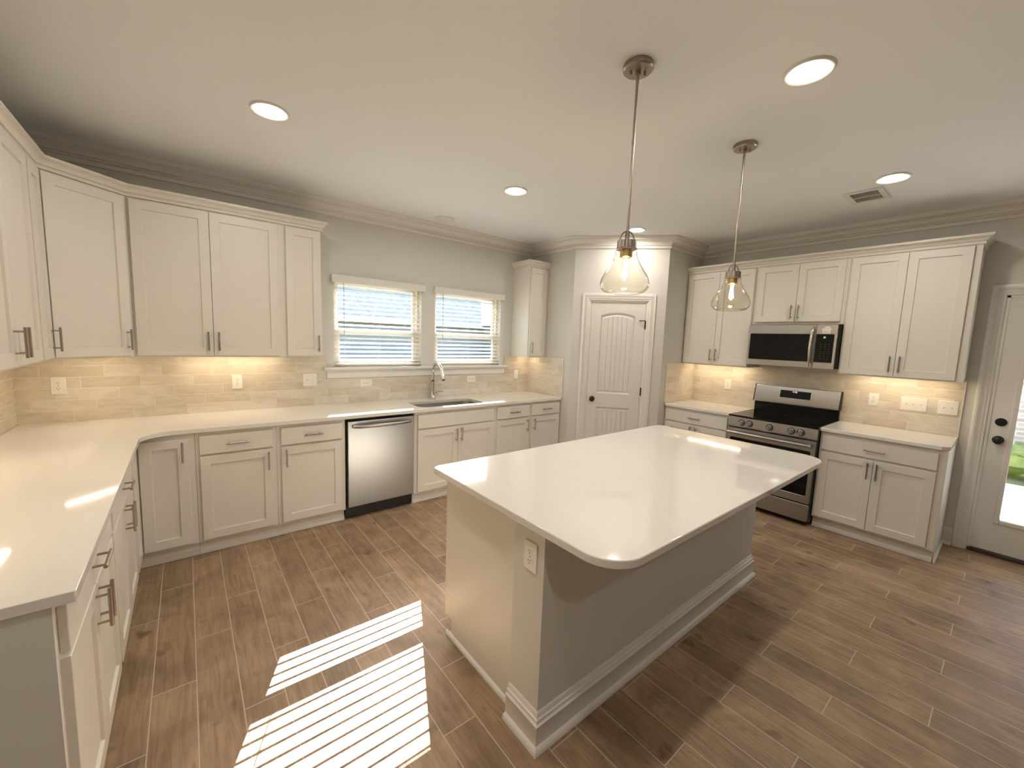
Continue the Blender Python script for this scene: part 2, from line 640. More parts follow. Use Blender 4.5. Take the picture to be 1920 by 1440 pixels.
def TR(loc, ang):
    return Matrix.Translation(Vector(loc)) @ Matrix.Rotation(ang, 4, 'Z')

# ------------------------------------------------------------------ room shell
tag(obj('floor', M().box((-0.14, YB - 0.14, -0.12), (W + 0.14, 0.16, 0)), MAT_FLOOR, kind='structure'), 'wood look plank tile floor with pale grout lines', 'floor')
tag(obj('ceiling', M().box((-0.14, YB - 0.14, H), (W + 0.14, 0.16, H + 0.12)), MAT_CEIL, kind='structure'), 'plain off white kitchen ceiling', 'ceiling')
WT, WB = 2.11, 1.262      # head and sill of the window openings
WIN = ((1.971, 2.864), (3.021, 3.921))
m = M()
m.box((0, 0, 0), (W + 0.14, 0.16, WB)).box((0, 0, WT), (W + 0.14, 0.16, H))
m.box((0, 0, WB), (WIN[0][0], 0.16, WT)).box((WIN[0][1], 0, WB), (WIN[1][0], 0.16, WT)).box((WIN[1][1], 0, WB), (W + 0.14, 0.16, WT))
tag(obj('wall_back', m, MAT_WALL, kind='structure'), 'grey painted wall with the two windows over the sink', 'wall')
tag(obj('wall_left', M().box((-0.14, YB, 0), (0, 0.16, H)), MAT_WALL, kind='structure'), 'grey wall behind the left run of cabinets', 'wall')
DY0, DY1, DZ = -4.866, -3.928, 2.062    # outside door opening
m = M().box((W, DY1, 0), (W + 0.14, 0, H)).box((W, YB, 0), (W + 0.14, DY0, H)).box((W, DY0, DZ), (W + 0.14, DY1, H))
tag(obj('wall_right', m, MAT_WALL, kind='structure'), 'grey wall behind the range, cut by the glazed door', 'wall')
tag(obj('wall_front', M().box((0, YB - 0.14, 0), (W, YB, H)), MAT_WALL, kind='structure'), 'grey wall at the far end behind the viewer', 'wall')
# pantry box: side wall, slanting door wall, return wall
m = M()
m.prism([(XP, 0), (XP, PA.y), (XP + 0.09, PA.y - 0.02), (XP + 0.09, 0)], 0, H)
m.prism([(PB.x, PB.y), (W, YR), (W, YR + 0.09), (PB.x + 0.03, YR + 0.09)], 0, H)
T = TR(PA, PANG)
m.T = T
PX0, PX1, PZ = 0.192, 0.838, 2.066
m.box((0, 0, 0), (PX0, 0.09, H)).box((PX1, 0, 0), (PL, 0.09, H)).box((PX0, 0, PZ), (PX1, 0.09, H))
tag(obj('wall_pantry', m, MAT_WALL, kind='structure'), 'pantry corner walls with the slanting door face', 'wall')

CROWN = [(0, 2.640), (0.016, 2.640), (0.018, 2.643), (0.018, 2.664), (0.012, 2.667), (0.012, 2.671), (0.026, 2.673), (0.028, 2.679), (0.022, 2.682), (0.022, 2.686), (0.034, 2.689), (0.037, 2.697), (0.043, 2.706), (0.052, 2.714), (0.064, 2.721), (0.078, 2.726), (0.086, 2.727), (0.086, 2.732), (0.097, 2.734), (0.101, 2.742), (0.108, 2.748), (0.108, 2.752), (0.114, 2.753), (0.114, H), (0, H)]
m = M().sweep([(0, YB), (0, 0), (XP, 0), (PA.x, PA.y), (PB.x, PB.y), (W, YR), (W, YB)], CROWN)
tag(obj('trim_1', m, MAT_TRIM, kind='structure'), 'white crown moulding along the top of the walls', 'moulding')
BASE = [(0, 0), (0.034, 0), (0.033, 0.009), (0.028, 0.018), (0.020, 0.023), (0.018, 0.024), (0.018, 0.094), (0.020, 0.097), (0.020, 0.101), (0.015, 0.103), (0.012, 0.108), (0.012, 0.113), (0.014, 0.115), (0.014, 0.119), (0.008, 0.122), (0.006, 0.130), (0.006, 0.138), (0.003, 0.142), (0, 0.142)]
tag(obj('baseboard_right', M().sweep([(W, -3.790), (W, -3.846)], BASE), MAT_TRIM, kind='structure'), 'short white baseboard between right base cabinet and glazed door', 'baseboard')
tag(obj('baseboard_front', M().sweep([(W, DY0 - 0.09), (W, YB), (0, YB), (0, -2.66)], BASE), MAT_TRIM, kind='structure'), 'white baseboard round the room behind the viewer', 'baseboard')
pt = lambda t: (PA.x + PD.x / PL * t, PA.y + PD.y / PL * t)
tag(obj('baseboard_pantry', M().sweep([(XP, -0.652), (PA.x, PA.y), pt(0.118)], BASE), MAT_TRIM, kind='structure'), 'white baseboard left of the pantry door', 'baseboard')
tag(obj('baseboard_pantry_return', M().sweep([pt(0.912), (PB.x, PB.y), (5.18, YR)], BASE), MAT_TRIM, kind='structure'), 'white baseboard right of the pantry door', 'baseboard')

# ------------------------------------------------------------------ pantry door
def casing(name, T, x0, x1, ztop, label, wd=0.083):
    """three-sided stepped door casing on a wall face (local -y faces the room)"""
    m = M(T)
    prof = [(0, 0), (0.006, 0.010), (0.020, 0.011), (0.024, 0.015), (0.050, 0.016), (0.055, 0.020), (0.072, 0.021), (0.078, 0.018), (wd, 0.016), (wd, 0)]
    path = [(x0, 0.0), (x0, ztop), (x1, ztop), (x1, 0.0)]
    mit = [(-1, 0), (-1, 1), (1, 1), (1, 0)]
    rows = []
    for (px, pz), (mx, mz) in zip(path, mit):
        rows.append([m.v((px + mx * q, -d, pz + mz * q)) for q, d in prof])
    k = len(prof)
    for A, B in zip(rows, rows[1:]):
        for j in range(k):
            m.f([A[j], A[(j + 1) % k], B[(j + 1) % k], B[j]])
    m.f(rows[0]); m.f(list(reversed(rows[-1])))
    # jamb lining
    m.box((x0 - 0.002, 0, 0), (x0 + 0.016, 0.088, ztop)).box((x1 - 0.016, 0, 0), (x1 + 0.002, 0.088, ztop)).box((x0, 0, ztop - 0.016), (x1, 0.088, ztop + 0.002))
    m.box((x0 + 0.016, 0.048, 0), (x0 + 0.028, 0.060, ztop - 0.016)).box((x1 - 0.028, 0.048, 0), (x1 - 0.016, 0.060, ztop - 0.016))
    return tag(obj(name, m, MAT_TRIM, kind='structure'), label, 'casing')
casing('trim_2', T, PX0 + 0.003, PX1 - 0.003, PZ - 0.003, 'white stepped casing around the pantry door')

pd = thing('door_1', 'white arched two panel pantry door with black knob', 'door', PA, PANG, kind='structure')
DL, DR, DT = 0.213, 0.817, 2.045
y0 = 0.008
def arch(x0, x1, z0, z1, rise, n=14):
    pts = [(x0, z0), (x1, z0), (x1, z1)]
    for i in range(1, n):
        t = i / n
        pts.append((x1 + (x0 - x1) * t, z1 + rise * math.sin(PI * t) ** 0.8))
    pts.append((x0, z1))
    return pts
def slab_xz(m, outer, holes, ya, yb):
    Ts = m.T
    m.T = Ts @ Matrix(((1, 0, 0, 0), (0, 0, 1, 0), (0, 1, 0, 0), (0, 0, 0, 1)))
    m.slab(outer, holes, ya, yb)
    m.T = Ts
P1 = (0.326, 0.708, 0.995, 1.895)
P2 = (0.326, 0.708, 0.245, 0.835)
m = M()
slab_xz(m, [(DL, 0.012), (DR, 0.012), (DR, DT), (DL, DT)], [arch(*P1, 0.036), arch(*P2, 0.0)], y0, y0 + 0.016)
m.box((DL, y0 + 0.016, 0.012), (DR, y0 + 0.035, DT))
obj('leaf', m, MAT_DOOR, pd)
for (a, b, c, d), rise in ((P1, 0.036), (P2, 0.0)):
    m = M()
    # moulded slope from the stile down to the sunk panel
    A = arch(a, b, c, d, rise); B_ = arch(a + 0.022, b - 0.022, c + 0.022, d - 0.022, rise * 0.9); C_ = arch(a + 0.034, b - 0.034, c + 0.034, d - 0.034, rise * 0.85)
    ra = [m.v((p, y0 + 0.001, q)) for p, q in A]
    rb = [m.v((p, y0 + 0.013, q)) for p, q in B_]
    rc_ = [m.v((p, y0 + 0.006, q)) for p, q in C_]
    for R0, R1 in ((ra, rb), (rb, rc_)):
        for i in range(len(R0)):
            m.f([R0[i], R0[(i + 1) % len(R0)], R1[(i + 1) % len(R0)], R1[i]])
    # planked field: vertical boards with narrow grooves
    nb = 6
    x0_, x1_ = a + 0.034, b - 0.034
    for i in range(nb):
        xa = x0_ + (x1_ - x0_) * i / nb + 0.0012
        xb = x0_ + (x1_ - x0_) * (i + 1) / nb - 0.0012
        def topz(x):
            t = (x - x0_) / (x1_ - x0_)
            return d - 0.034 + rise * 0.85 * max(0.0, math.sin(PI * min(1, max(0, t)))) ** 0.8
        poly = [(xa, c + 0.034), (xb, c + 0.034)] + [(xb + (xa - xb) * q / 4, topz(xb + (xa - xb) * q / 4)) for q in range(5)]
        Ts = m.T
        m.T = Matrix(((1, 0, 0, 0), (0, 0, 1, 0), (0, 1, 0, 0), (0, 0, 0, 1)))
        m.prism(poly, y0 + 0.006, y0 + 0.015)
        m.T = Ts
    obj('panel', m, MAT_DOOR, pd)
m = M().lathe([(0.030, 0), (0.031, 0.004), (0.029, 0.009), (0.012, 0.012), (0.011, 0.026), (0.020, 0.032), (0.0275, 0.042), (0.0275, 0.052), (0.020, 0.060), (0.0, 0.063)], (0.276, y0, 0.926), 28, '-y')
part_label(obj('knob', m, MAT_IRON, pd), 'round black door knob')
obj('latch', M().box((DL - 0.003, y0 - 0.004, 0.895), (DL + 0.001, y0 + 0.02, 0.957)), MAT_IRON, pd)
for hz in (1.80, 1.04, 0.24):
    m = M().tube([(DR + 0.004, y0 - 0.007, hz - 0.046), (DR + 0.004, y0 - 0.007, hz + 0.046)], 0.0075, 10)
    m.box((DR - 0.003, y0 - 0.003, hz - 0.045), (DR + 0.010, y0 + 0.01, hz + 0.045))
    if hz > 1.7:
        m.tube([(DR + 0.004, y0 - 0.007, hz + 0.046), (DR - 0.004, y0 - 0.024, hz + 0.048), (DR - 0.055, y0 - 0.016, hz + 0.048)], 0.0042, 8)
        m.tube([(DR - 0.055, y0 - 0.018, hz + 0.048), (DR - 0.055, y0, hz + 0.048)], 0.007, 10)
    part_label(obj('hinge', m, MAT_IRON, pd), 'black door hinge')

# ------------------------------------------------------------------ glazed outside door (in the right wall; local x runs towards the viewer)
TW = TR((W, DY1, 0), -PI / 2)
casing('trim_3', TW, 0.004, (DY1 - DY0) - 0.004, DZ - 0.004, 'white casing around the glazed outside door')
gd = thing('door_2', 'white outside door with a full height glass pane', 'door', (W, DY1, 0), -PI / 2, kind='structure')
gx0, gx1, gt = 0.014, 0.924, 2.050
gy = 0.006
m = M()
slab_xz(m, [(gx0, 0.034), (gx1, 0.034), (gx1, gt), (gx0, gt)], [[(0.150, 0.300), (0.788, 0.300), (0.788, 1.900), (0.150, 1.900)]], gy, gy + 0.044)
obj('leaf', m, MAT_DOOR, gd, 0.002)
m = M()
for a, b in (((0.118, 0.268), (0.150, 1.932)), ((0.788, 0.268), (0.820, 1.932)), ((0.150, 0.268), (0.788, 0.300)), ((0.150, 1.900), (0.788, 1.932))):
    m.box((a[0], gy - 0.010, a[1]), (b[0], gy, b[1]))
obj('glazing_frame', m, MAT_DOOR, gd, 0.004)
part_label(obj('glass', M().box((0.148, gy + 0.018, 0.298), (0.790, gy + 0.024, 1.902)), MAT_PANE, gd), 'clear door glass')
for z in (1.078, 0.936):
    if z > 1:
        m = M().lathe([(0.031, 0), (0.032, 0.006), (0.028, 0.012), (0.0, 0.013)], (0.075, gy, z), 28, '-y').box((0.070, gy - 0.028, z - 0.016), (0.080, gy - 0.010, z + 0.016))
        part_label(obj('deadbolt', m, MAT_IRON, gd), 'round black deadbolt')
    else:
        m = M().lathe([(0.031, 0), (0.032, 0.006), (0.028, 0.011), (0.012, 0.014), (0.011, 0.030), (0.022, 0.036), (0.0285, 0.046), (0.0285, 0.055), (0.018, 0.064), (0.0, 0.066)], (0.075, gy, z), 28, '-y')
        part_label(obj('knob', m, MAT_IRON, gd), 'round black door knob')
obj('latch', M().box((gx0 - 0.005, gy - 0.004, 0.905), (gx0 + 0.001, gy + 0.02, 0.97)), MAT_IRON, gd)
part_label(obj('threshold', M().box((0.006, -0.012, 0.0), (0.932, 0.10, 0.030)), MAT_THRESH, gd, 0.004), 'dark bronze threshold')

# ------------------------------------------------------------------ windows and blinds
def window(i, x0, x1, label):
    r = thing('window_%d' % i, label, 'window', (x0, 0, WB), 0, kind='structure')
    w_, h_ = x1 - x0, WT - WB
    ya, yb = 0.055, 0.125
    m = M()
    m.box((0, ya, 0), (0.030, yb, h_)).box((w_ - 0.030, ya, 0), (w_, yb, h_)).box((0.030, ya, h_ - 0.03), (w_ - 0.030, yb, h_)).box((0.030, ya, 0), (w_ - 0.030, yb, 0.034))
    obj('frame', m, MAT_VINYL, r, 0.002)
    zm = 0.345
    for nm, z0, z1, y_ in (('lower_sash', 0.034, zm + 0.028, ya + 0.004), ('upper_sash', zm - 0.016, h_ - 0.03, ya + 0.036)):
        m = M()
        t = 0.040 if nm == 'lower_sash' else 0.034
        xa, xb = 0.030, w_ - 0.030
        m.box((xa, y_, z0), (xa + t, y_ + 0.028, z1)).box((xb - t, y_, z0), (xb, y_ + 0.028, z1))
        m.box((xa + t, y_, z0), (xb - t, y_ + 0.028, z0 + 0.040)).box((xa + t, y_, z1 - 0.040), (xb - t, y_ + 0.028, z1))
        s_ = obj(nm, m, MAT_VINYL, r, 0.002)
        part_label(obj('pane', M().box((xa + t - 0.003, y_ + 0.012, z0 + 0.037), (xb - t + 0.003, y_ + 0.016, z1 - 0.037)), MAT_PANE, s_), 'clear window glass')
    # drywall return painted white at the sides
    m = M().box((-0.0005, 0.001, 0), (0.003, ya, h_)).box((w_ - 0.003, 0.001, 0), (w_ + 0.0005, ya, h_)).box((0, 0.001, h_ - 0.003), (w_, ya, h_ + 0.0005))
    obj('reveal', m, MAT_TRIM, r)
    return r
window(1, *WIN[0], 'left double hung window over the counter')
window(2, *WIN[1], 'right double hung window behind the tap')
# stool and apron shared by both windows
m = M().prism([(1.872, -0.050), (4.020, -0.050), (4.020, 0.0), (3.921, 0.0), (3.921, 0.054), (3.021, 0.054), (3.021, 0.0), (2.864, 0.0), (2.864, 0.054), (1.971, 0.054), (1.971, 0.0), (1.872, 0.0)], WB - 0.020, WB + 0.002)
m.prism([(1.900, -0.019), (3.990, -0.019), (3.990, -0.0005), (1.900, -0.0005)], 1.160, WB - 0.020)
m.prism([(1.884, -0.034), (4.008, -0.034), (4.008, -0.0005), (1.884, -0.0005)], WB - 0.034, WB - 0.020)
tag(obj('trim_4', m, MAT_TRIM, kind='structure', bevel=0.003), 'white window stool and apron under both windows', 'sill')

def blind(x0, x1, label):
    r = thing('window_blind', label, 'blind', (x0, 0, WB + 0.002), 0, 'faux wood blinds over the sink')
    w_ = x1 - x0
    z0 = WB + 0.002
    m = M()
    m.box((-0.024, -0.044, 2.052 - z0), (w_ + 0.024, -0.026, 2.122 - z0))
    m.box((-0.024, -0.026, 2.052 - z0), (-0.010, -0.001, 2.122 - z0)).box((w_ + 0.010, -0.026, 2.052 - z0), (w_ + 0.024, -0.001, 2.122 - z0))
    obj('valance', m, MAT_SLAT, r, 0.005)
    obj('head_rail', M().box((0.006, -0.022, 2.058 - z0), (w_ - 0.006, 0.030, 2.100 - z0)), MAT_SLAT, r)
    m = M()
    ang = math.radians(22.5)
    half = 0.018
    dy, dz = half * math.cos(ang), half * math.sin(ang)
    yc = 0.018
    pitch = 0.0425
    zz = 0.062
    while zz < 2.040 - z0:
        nseg = 4
        rows = []
        for i in range(nseg + 1):
            t = -1 + 2 * i / nseg
            crown_ = 0.0018 * (1 - t * t)
            y_, z_ = yc + dy * t, zz + dz * t
            rows.append(((y_ - crown_ * math.sin(ang), z_ + crown_ * math.cos(ang)), (y_ - crown_ * math.sin(ang), z_ + crown_ * math.cos(ang) - 0.0024)))
        poly = [a for a, _ in rows] + [b for _, b in reversed(rows)]
        m.prism(poly, 0.010, w_ - 0.010, 'x')
        zz += pitch
    obj('slats', m, MAT_SLAT, r)
    obj('bottom_rail', M().box((0.010, yc - 0.025, 0.018), (w_ - 0.010, yc + 0.025, 0.036)), MAT_SLAT, r, 0.003)
    for cx in (0.105, w_ / 2, w_ - 0.105):
        m = M()
        for y_ in (yc - 0.0185, yc + 0.0185):
            m.tube([(cx, y_, 0.036), (cx, y_, 2.058 - z0)], 0.0011, 5)
        obj('ladder_cord', m, MAT_CORD, r)
    obj('wand', M().tube([(0.088, -0.018, 2.056 - z0), (0.088, -0.020, 1.560 - z0)], 0.0030, 6), MAT_WAND, r)
    return r
blind(*WIN[0], 'white slatted blind on the left window, beside the upper cabinets')
blind(*WIN[1], 'white slatted blind on the right window, behind the tap')

# ------------------------------------------------------------------ backsplash tile (setting)
TT = 0.010
m = M().box((0.0, -TT, ZC), (1.898, 0, ZU + 0.0)).box((1.898, -TT, ZC), (3.992, 0, 1.159)).box((3.992, -TT, ZC), (XP, 0, ZU))
tag(obj('wall_tile_back', m, MAT_TILE_X, kind='structure'), 'cream subway tile backsplash behind the sink counter', 'backsplash')
tag(obj('wall_tile_left', M().box((0, -2.58, ZC), (TT, -TT, ZU)), MAT_TILE_Y, kind='structure'), 'cream subway tile backsplash on the left wall', 'backsplash')
tag(obj('wall_tile_pantry_side', M().box((XP - TT, -0.643, ZC), (XP, -TT, ZU)), MAT_TILE_Y, kind='structure'), 'cream subway tile return beside the pantry corner', 'backsplash')
tag(obj('wall_tile_pantry_return', M().box((5.204, YR - TT, ZC), (W, YR, ZU)), MAT_TILE_X, kind='structure'), 'cream subway tile return left of the range', 'backsplash')
m = M().box((W - TT, -3.786, ZC), (W, YR - TT, ZU)).box((W - TT, -3.0, ZU), (W, -2.26, 1.44)).box((W - TT, -3.0, 0.6), (W, -2.26, ZC))
tag(obj('wall_tile_right', m, MAT_TILE_Y, kind='structure'), 'cream subway tile backsplash behind the range', 'backsplash')
m = M().box((XP - TT - 0.003, -0.648, ZC), (XP, -0.643, ZU)).box((W - TT - 0.003, -3.793, ZC), (W, -3.786, ZU)).box((5.198, YR - TT - 0.003, ZC), (5.204, YR, ZU))
tag(obj('trim_5', m, MAT_TRIM, kind='structure'), 'white edge strips at the ends of the backsplash', 'trim')

# ------------------------------------------------------------------ cabinets
# local frame: the back stands on y = 0, the front faces -y, x runs left to right
DB = 0.591       # base box without the frame
def front_part(root, kind, x0, x1, z0, z1, yf, handle=None):
    m = M()
    if kind == 'door':
        m.shaker(x0, x1, z0, z1, yf)
        o = obj('door', m, MAT_CAB, root)
    else:
        m.box((x0, yf, z0), (x1, yf + 0.02, z1))
        o = obj('false_front' if kind == 'false' else 'drawer', m, MAT_CAB, root, 0.0025)
    if handle:
        hx, hz, hor = handle
        part_label(obj('handle', M().pull(hx, hz, yf, horizontal=hor), MAT_NICKEL, o), 'brushed nickel bar handle')
    return o

def base_cab(loc, rot, wd, label, fronts, toe=True, shift=0.0, sink=False):
    """fronts: (kind, x0, x1, z0, z1, handle)"""
    r = thing('base_cabinet', label, 'cabinet', loc, rot, 'white shaker base cabinets')
    d = DB + shift
    if sink:      # open topped so that the bowl can hang in it
        m = M().prism([(0.0005, 0.100), (wd - 0.0005, 0.100), (wd - 0.0005, 0.8835), (wd - 0.018, 0.8835), (wd - 0.018, 0.640), (0.018, 0.640), (0.018, 0.8835), (0.0005, 0.8835)], -d, -0.002, 'y')
    else:
        m = M().box((0.0005, -d, 0.100), (wd - 0.0005, -0.002, 0.8835))
    obj('carcass', m, MAT_CAB, r)
    obj('face_frame', M().box((0.0005, -d - 0.019, 0.100), (wd - 0.0005, -d, 0.8835)), MAT_CAB, r, 0.001)
    if toe:
        xe = wd - 0.0005
        m = M().box((0.0005, -d + 0.030, 0), (xe, -d + 0.048, 0.100))
        m.prism([(-d + 0.0145, 0), (-d + 0.030, 0), (-d + 0.030, 0.034), (-d + 0.022, 0.030), (-d + 0.0165, 0.018)], 0.0005, xe, 'x')
        obj('toe_kick', m, MAT_CAB, r)
    for k, x0, x1, z0, z1, h in fronts:
        front_part(r, k, x0, x1, z0, z1, -d - 0.039, h)
    return r
DZ0, DZ1, RZ0, RZ1 = 0.118, 0.712, 0.727, 0.857
HZ = 0.63
def b(x, off): return x - off
# back run, left to right (x in world; each unit's own origin is subtracted)
o_ = 0.905
base_cab((0.905, 0, 0), 0, 0.483, 'base cabinet with one drawer and a single door, next to the corner cabinet',
         [('drawer', 0.928 - o_, 1.361 - o_, RZ0, RZ1, (1.144 - o_, 0.792, True)), ('door', 0.928 - o_, 1.361 - o_, DZ0, DZ1, (1.330 - o_, HZ, False))])
o_ = 1.388
base_cab((1.388, 0, 0), 0, 0.497, 'base cabinet with one drawer and one door, directly left of the dishwasher',
         [('drawer', 1.416 - o_, 1.857 - o_, RZ0, RZ1, (1.637 - o_, 0.792, True)), ('door', 1.416 - o_, 1.857 - o_, DZ0, DZ1, (1.447 - o_, HZ, False))])
o_ = 2.500
base_cab((2.500, 0, 0), 0, 0.925, 'wide sink base cabinet with a blank front and a door pair, right of the dishwasher',
         [('false', 2.533 - o_, 3.398 - o_, RZ0, RZ1, None), ('door', 2.533 - o_, 2.9640 - o_, DZ0, DZ1, (2.935 - o_, HZ, False)), ('door', 2.967 - o_, 3.398 - o_, DZ0, DZ1, (2.996 - o_, HZ, False))], sink=True)
o_ = 3.425
base_cab((3.425, 0, 0), 0, 0.492, 'narrow base cabinet with one drawer over one door, right of the sink base',
         [('drawer', 3.447 - o_, 3.897 - o_, RZ0, RZ1, (3.672 - o_, 0.792, True)), ('door', 3.447 - o_, 3.897 - o_, DZ0, DZ1, (3.866 - o_, HZ, False))])
o_ = 3.917
base_cab((3.917, 0, 0), 0, XP - 3.917 - 0.003, 'narrow base cabinet with one drawer over one door, at the end against the pantry corner',
         [('drawer', 3.938 - o_, 4.385 - o_, RZ0, RZ1, (4.162 - o_, 0.792, True)), ('door', 3.938 - o_, 4.385 - o_, DZ0, DZ1, (3.969 - o_, HZ, False))])
# corner unit
LX = -0.015     # the left run stands this much shallower
r = thing('corner_base_cabinet', 'corner base cabinet with a tall narrow bent door pair under the counter bend', 'cabinet', (0, 0, 0), 0)
DF, DFL = DB + 0.019, DB + 0.019 + LX
obj('carcass', M().prism([(0.002, -0.002), (0.002, -0.913), (DFL, -0.913), (DFL, -DF), (0.904, -DF), (0.904, -0.002)], 0.100, 0.8835), MAT_CAB, r)
m = M().prism([(DFL - 0.048, -0.913), (DFL - 0.048, -DF + 0.048), (0.904, -DF + 0.048), (0.904, -DF + 0.066), (DFL - 0.066, -DF + 0.066), (DFL - 0.066, -0.913)], 0, 0.100)
m.prism([(DFL - 0.034, -0.913), (DFL - 0.034, -DF + 0.034), (0.904, -DF + 0.034), (0.904, -DF + 0.048), (DFL - 0.048, -DF + 0.048), (DFL - 0.048, -0.913)], 0, 0.032)
obj('toe_kick', m, MAT_CAB, r)
dd = obj('door', M().shaker(DFL + 0.026, 0.870, DZ0, RZ1 - 0.008, -DF - 0.02), MAT_CAB, r)
part_label(obj('handle', M().pull(0.838, 0.765, -DF - 0.02, horizontal=False), MAT_NICKEL, dd), 'brushed nickel bar handle')
m = M(TR((0, 0, 0), PI / 2))
m.shaker(-0.885, -DF - 0.026, DZ0, RZ1 - 0.008, -DFL - 0.02)
obj('door', m, MAT_CAB, r)
# left run (rot +90: local x runs towards the back wall)
YL0, YL1 = -2.575, -1.742
wd = YL1 - YL0
base_cab((0, YL0, 0), PI / 2, wd, 'left hand base cabinet nearest the viewer with a wide drawer over two doors',
         [('drawer', 0.024, wd - 0.024, RZ0, RZ1, (wd / 2, 0.792, True)), ('door', 0.024, wd / 2 - 0.0015, DZ0, DZ1, (wd / 2 - 0.030, HZ, False)), ('door', wd / 2 + 0.0015, wd - 0.024, DZ0, DZ1, (wd / 2 + 0.030, HZ, False))], shift=LX)
wd = -0.9135 - YL1
lb = base_cab((0, YL1, 0), PI / 2, wd, 'left hand base cabinet between the nearest one and the counter corner',
         [('drawer', 0.024, wd - 0.024, RZ0, RZ1, (wd / 2, 0.792, True)), ('door', 0.024, wd / 2 - 0.0015, DZ0, DZ1, (wd / 2 - 0.030, HZ, False)), ('door', wd / 2 + 0.0015, wd - 0.024, DZ0, DZ1, (wd / 2 + 0.030, HZ, False))], shift=LX)
tag(obj('end_panel', M().box((0.002, -2.594, 0), (DFL + 0.002, -2.5755, 0.8835)), MAT_WALL), 'plain grey end panel closing the left hand cabinets', 'panel')
# right run (rot -90: local x runs towards the viewer)
wd = 0.738
base_cab((W, YR - 0.003, 0), -PI / 2, wd - 0.006, 'base cabinet with a wide drawer over two doors, between pantry corner and range',
         [('drawer', 0.020, wd - 0.028, RZ0, RZ1, (wd / 2, 0.792, True)), ('door', 0.020, wd / 2 - 0.0055, DZ0, DZ1, (wd / 2 - 0.034, HZ, False)), ('door', wd / 2 - 0.0025, wd - 0.028, DZ0, DZ1, (wd / 2 + 0.026, HZ, False))])
YQ = -3.016
wd = 3.784 - 3.016
rb = base_cab((W, YQ, 0), -PI / 2, wd, 'base cabinet with a wide drawer over two doors, between range and glazed door',
         [('drawer', 0.016, 0.727, RZ0 - 0.004, RZ1 - 0.002, (0.372, 0.789, True)), ('door', 0.016, 0.3695, DZ0, DZ1 - 0.006, (0.342, HZ - 0.01, False)), ('door', 0.3725, 0.727, DZ0, DZ1 - 0.006, (0.400, HZ - 0.01, False))])
# exposed side of that unit: skin, toe notch and shoe
m = M().prism([(-0.002, 0.0), (-0.543, 0.0), (-0.543, 0.100), (-DB - 0.019, 0.100), (-DB - 0.019, 0.8835), (-0.002, 0.8835)], wd, wd + 0.006, 'x')
m.box((wd + 0.006, -0.577, 0), (wd + 0.020, -0.002, 0.030))
obj('side_skin', m, MAT_CAB, rb, 0.001)

UD = 0.299
def upper_cab(loc, rot, wd, z0, z1, label, doors, depth=UD, name='upper_cabinet'):
    r = thing(name, label, 'cabinet', loc, rot, 'white shaker upper cabinets')
    m = M().prism([(0.0005, z0), (0.015, z0), (0.015, z0 + 0.022), (wd - 0.015, z0 + 0.022), (wd - 0.015, z0), (wd - 0.0005, z0), (wd - 0.0005, z1), (0.0005, z1)], -depth, -0.002, 'y')
    obj('carcass', m, MAT_CAB, r)
    m = M().box((0.0005, -depth - 0.0165, z0 - 0.002), (wd - 0.0005, -depth, z1))
    obj('face_frame', m, MAT_CAB, r, 0.001)
    for x0, x1, a, c, h in doors:
        front_part(r, 'door', x0, x1, a, c, -depth - 0.0365, h)
    return r
UZ0, UZ1, UT = 1.388, 2.405, 2.415
HU = 1.493
upper_cab((0.616, 0, ZU), 0, 0.908, 0, UT - ZU, 'wide two door upper cabinet left of the windows',
          [(0.630 - 0.616, 1.0445 - 0.616, UZ0 - ZU, UZ1 - ZU, (1.015 - 0.616, HU - ZU, False)), (1.0475 - 0.616, 1.472 - 0.616, UZ0 - ZU, UZ1 - ZU, (1.077 - 0.616, HU - ZU, False))])
upper_cab((1.524, 0, ZU), 0, 0.266, 0, UT - ZU, 'narrow single door upper cabinet ending beside the left window',
          [(1.528 - 1.524, 1.784 - 1.524, UZ0 - ZU, UZ1 - ZU, (1.756 - 1.524, HU - ZU, False))])
upper_cab((4.100, 0, ZU), 0, XP - 4.100 - 0.001, 0, 2.452 - ZU, 'small lone upper cabinet between right window and pantry corner',
          [(0.014, 0.270, UZ0 - ZU, 2.440 - ZU, (0.040, HU - ZU, False))])
# left wall
UDL = UD - 0.032
for y0_, y1_, lab, drs in (
        (-0.846, -0.611, 'very narrow upper cabinet on the left wall, next to the diagonal corner unit', None),
        (-1.684, -0.846, 'two door upper cabinet on the left wall, second from the diagonal corner unit', 2),
        (-2.575, -1.684, 'two door upper cabinet on the left wall nearest the viewer', 2)):
    wd = y1_ - y0_
    if drs is None:
        ds = [(0.012, wd - 0.010, UZ0 - ZU, UZ1 - ZU, (wd - 0.036, HU - ZU, False))]
    else:
        ds = [(0.012, wd / 2 - 0.0015, UZ0 - ZU, UZ1 - ZU, (wd / 2 - 0.030, HU - ZU, False)), (wd / 2 + 0.0015, wd - 0.014, UZ0 - ZU, UZ1 - ZU, (wd / 2 + 0.030, HU - ZU, False))]
    upper_cab((0, y0_, ZU), PI / 2, wd, 0, UT - ZU, lab, ds, UDL)
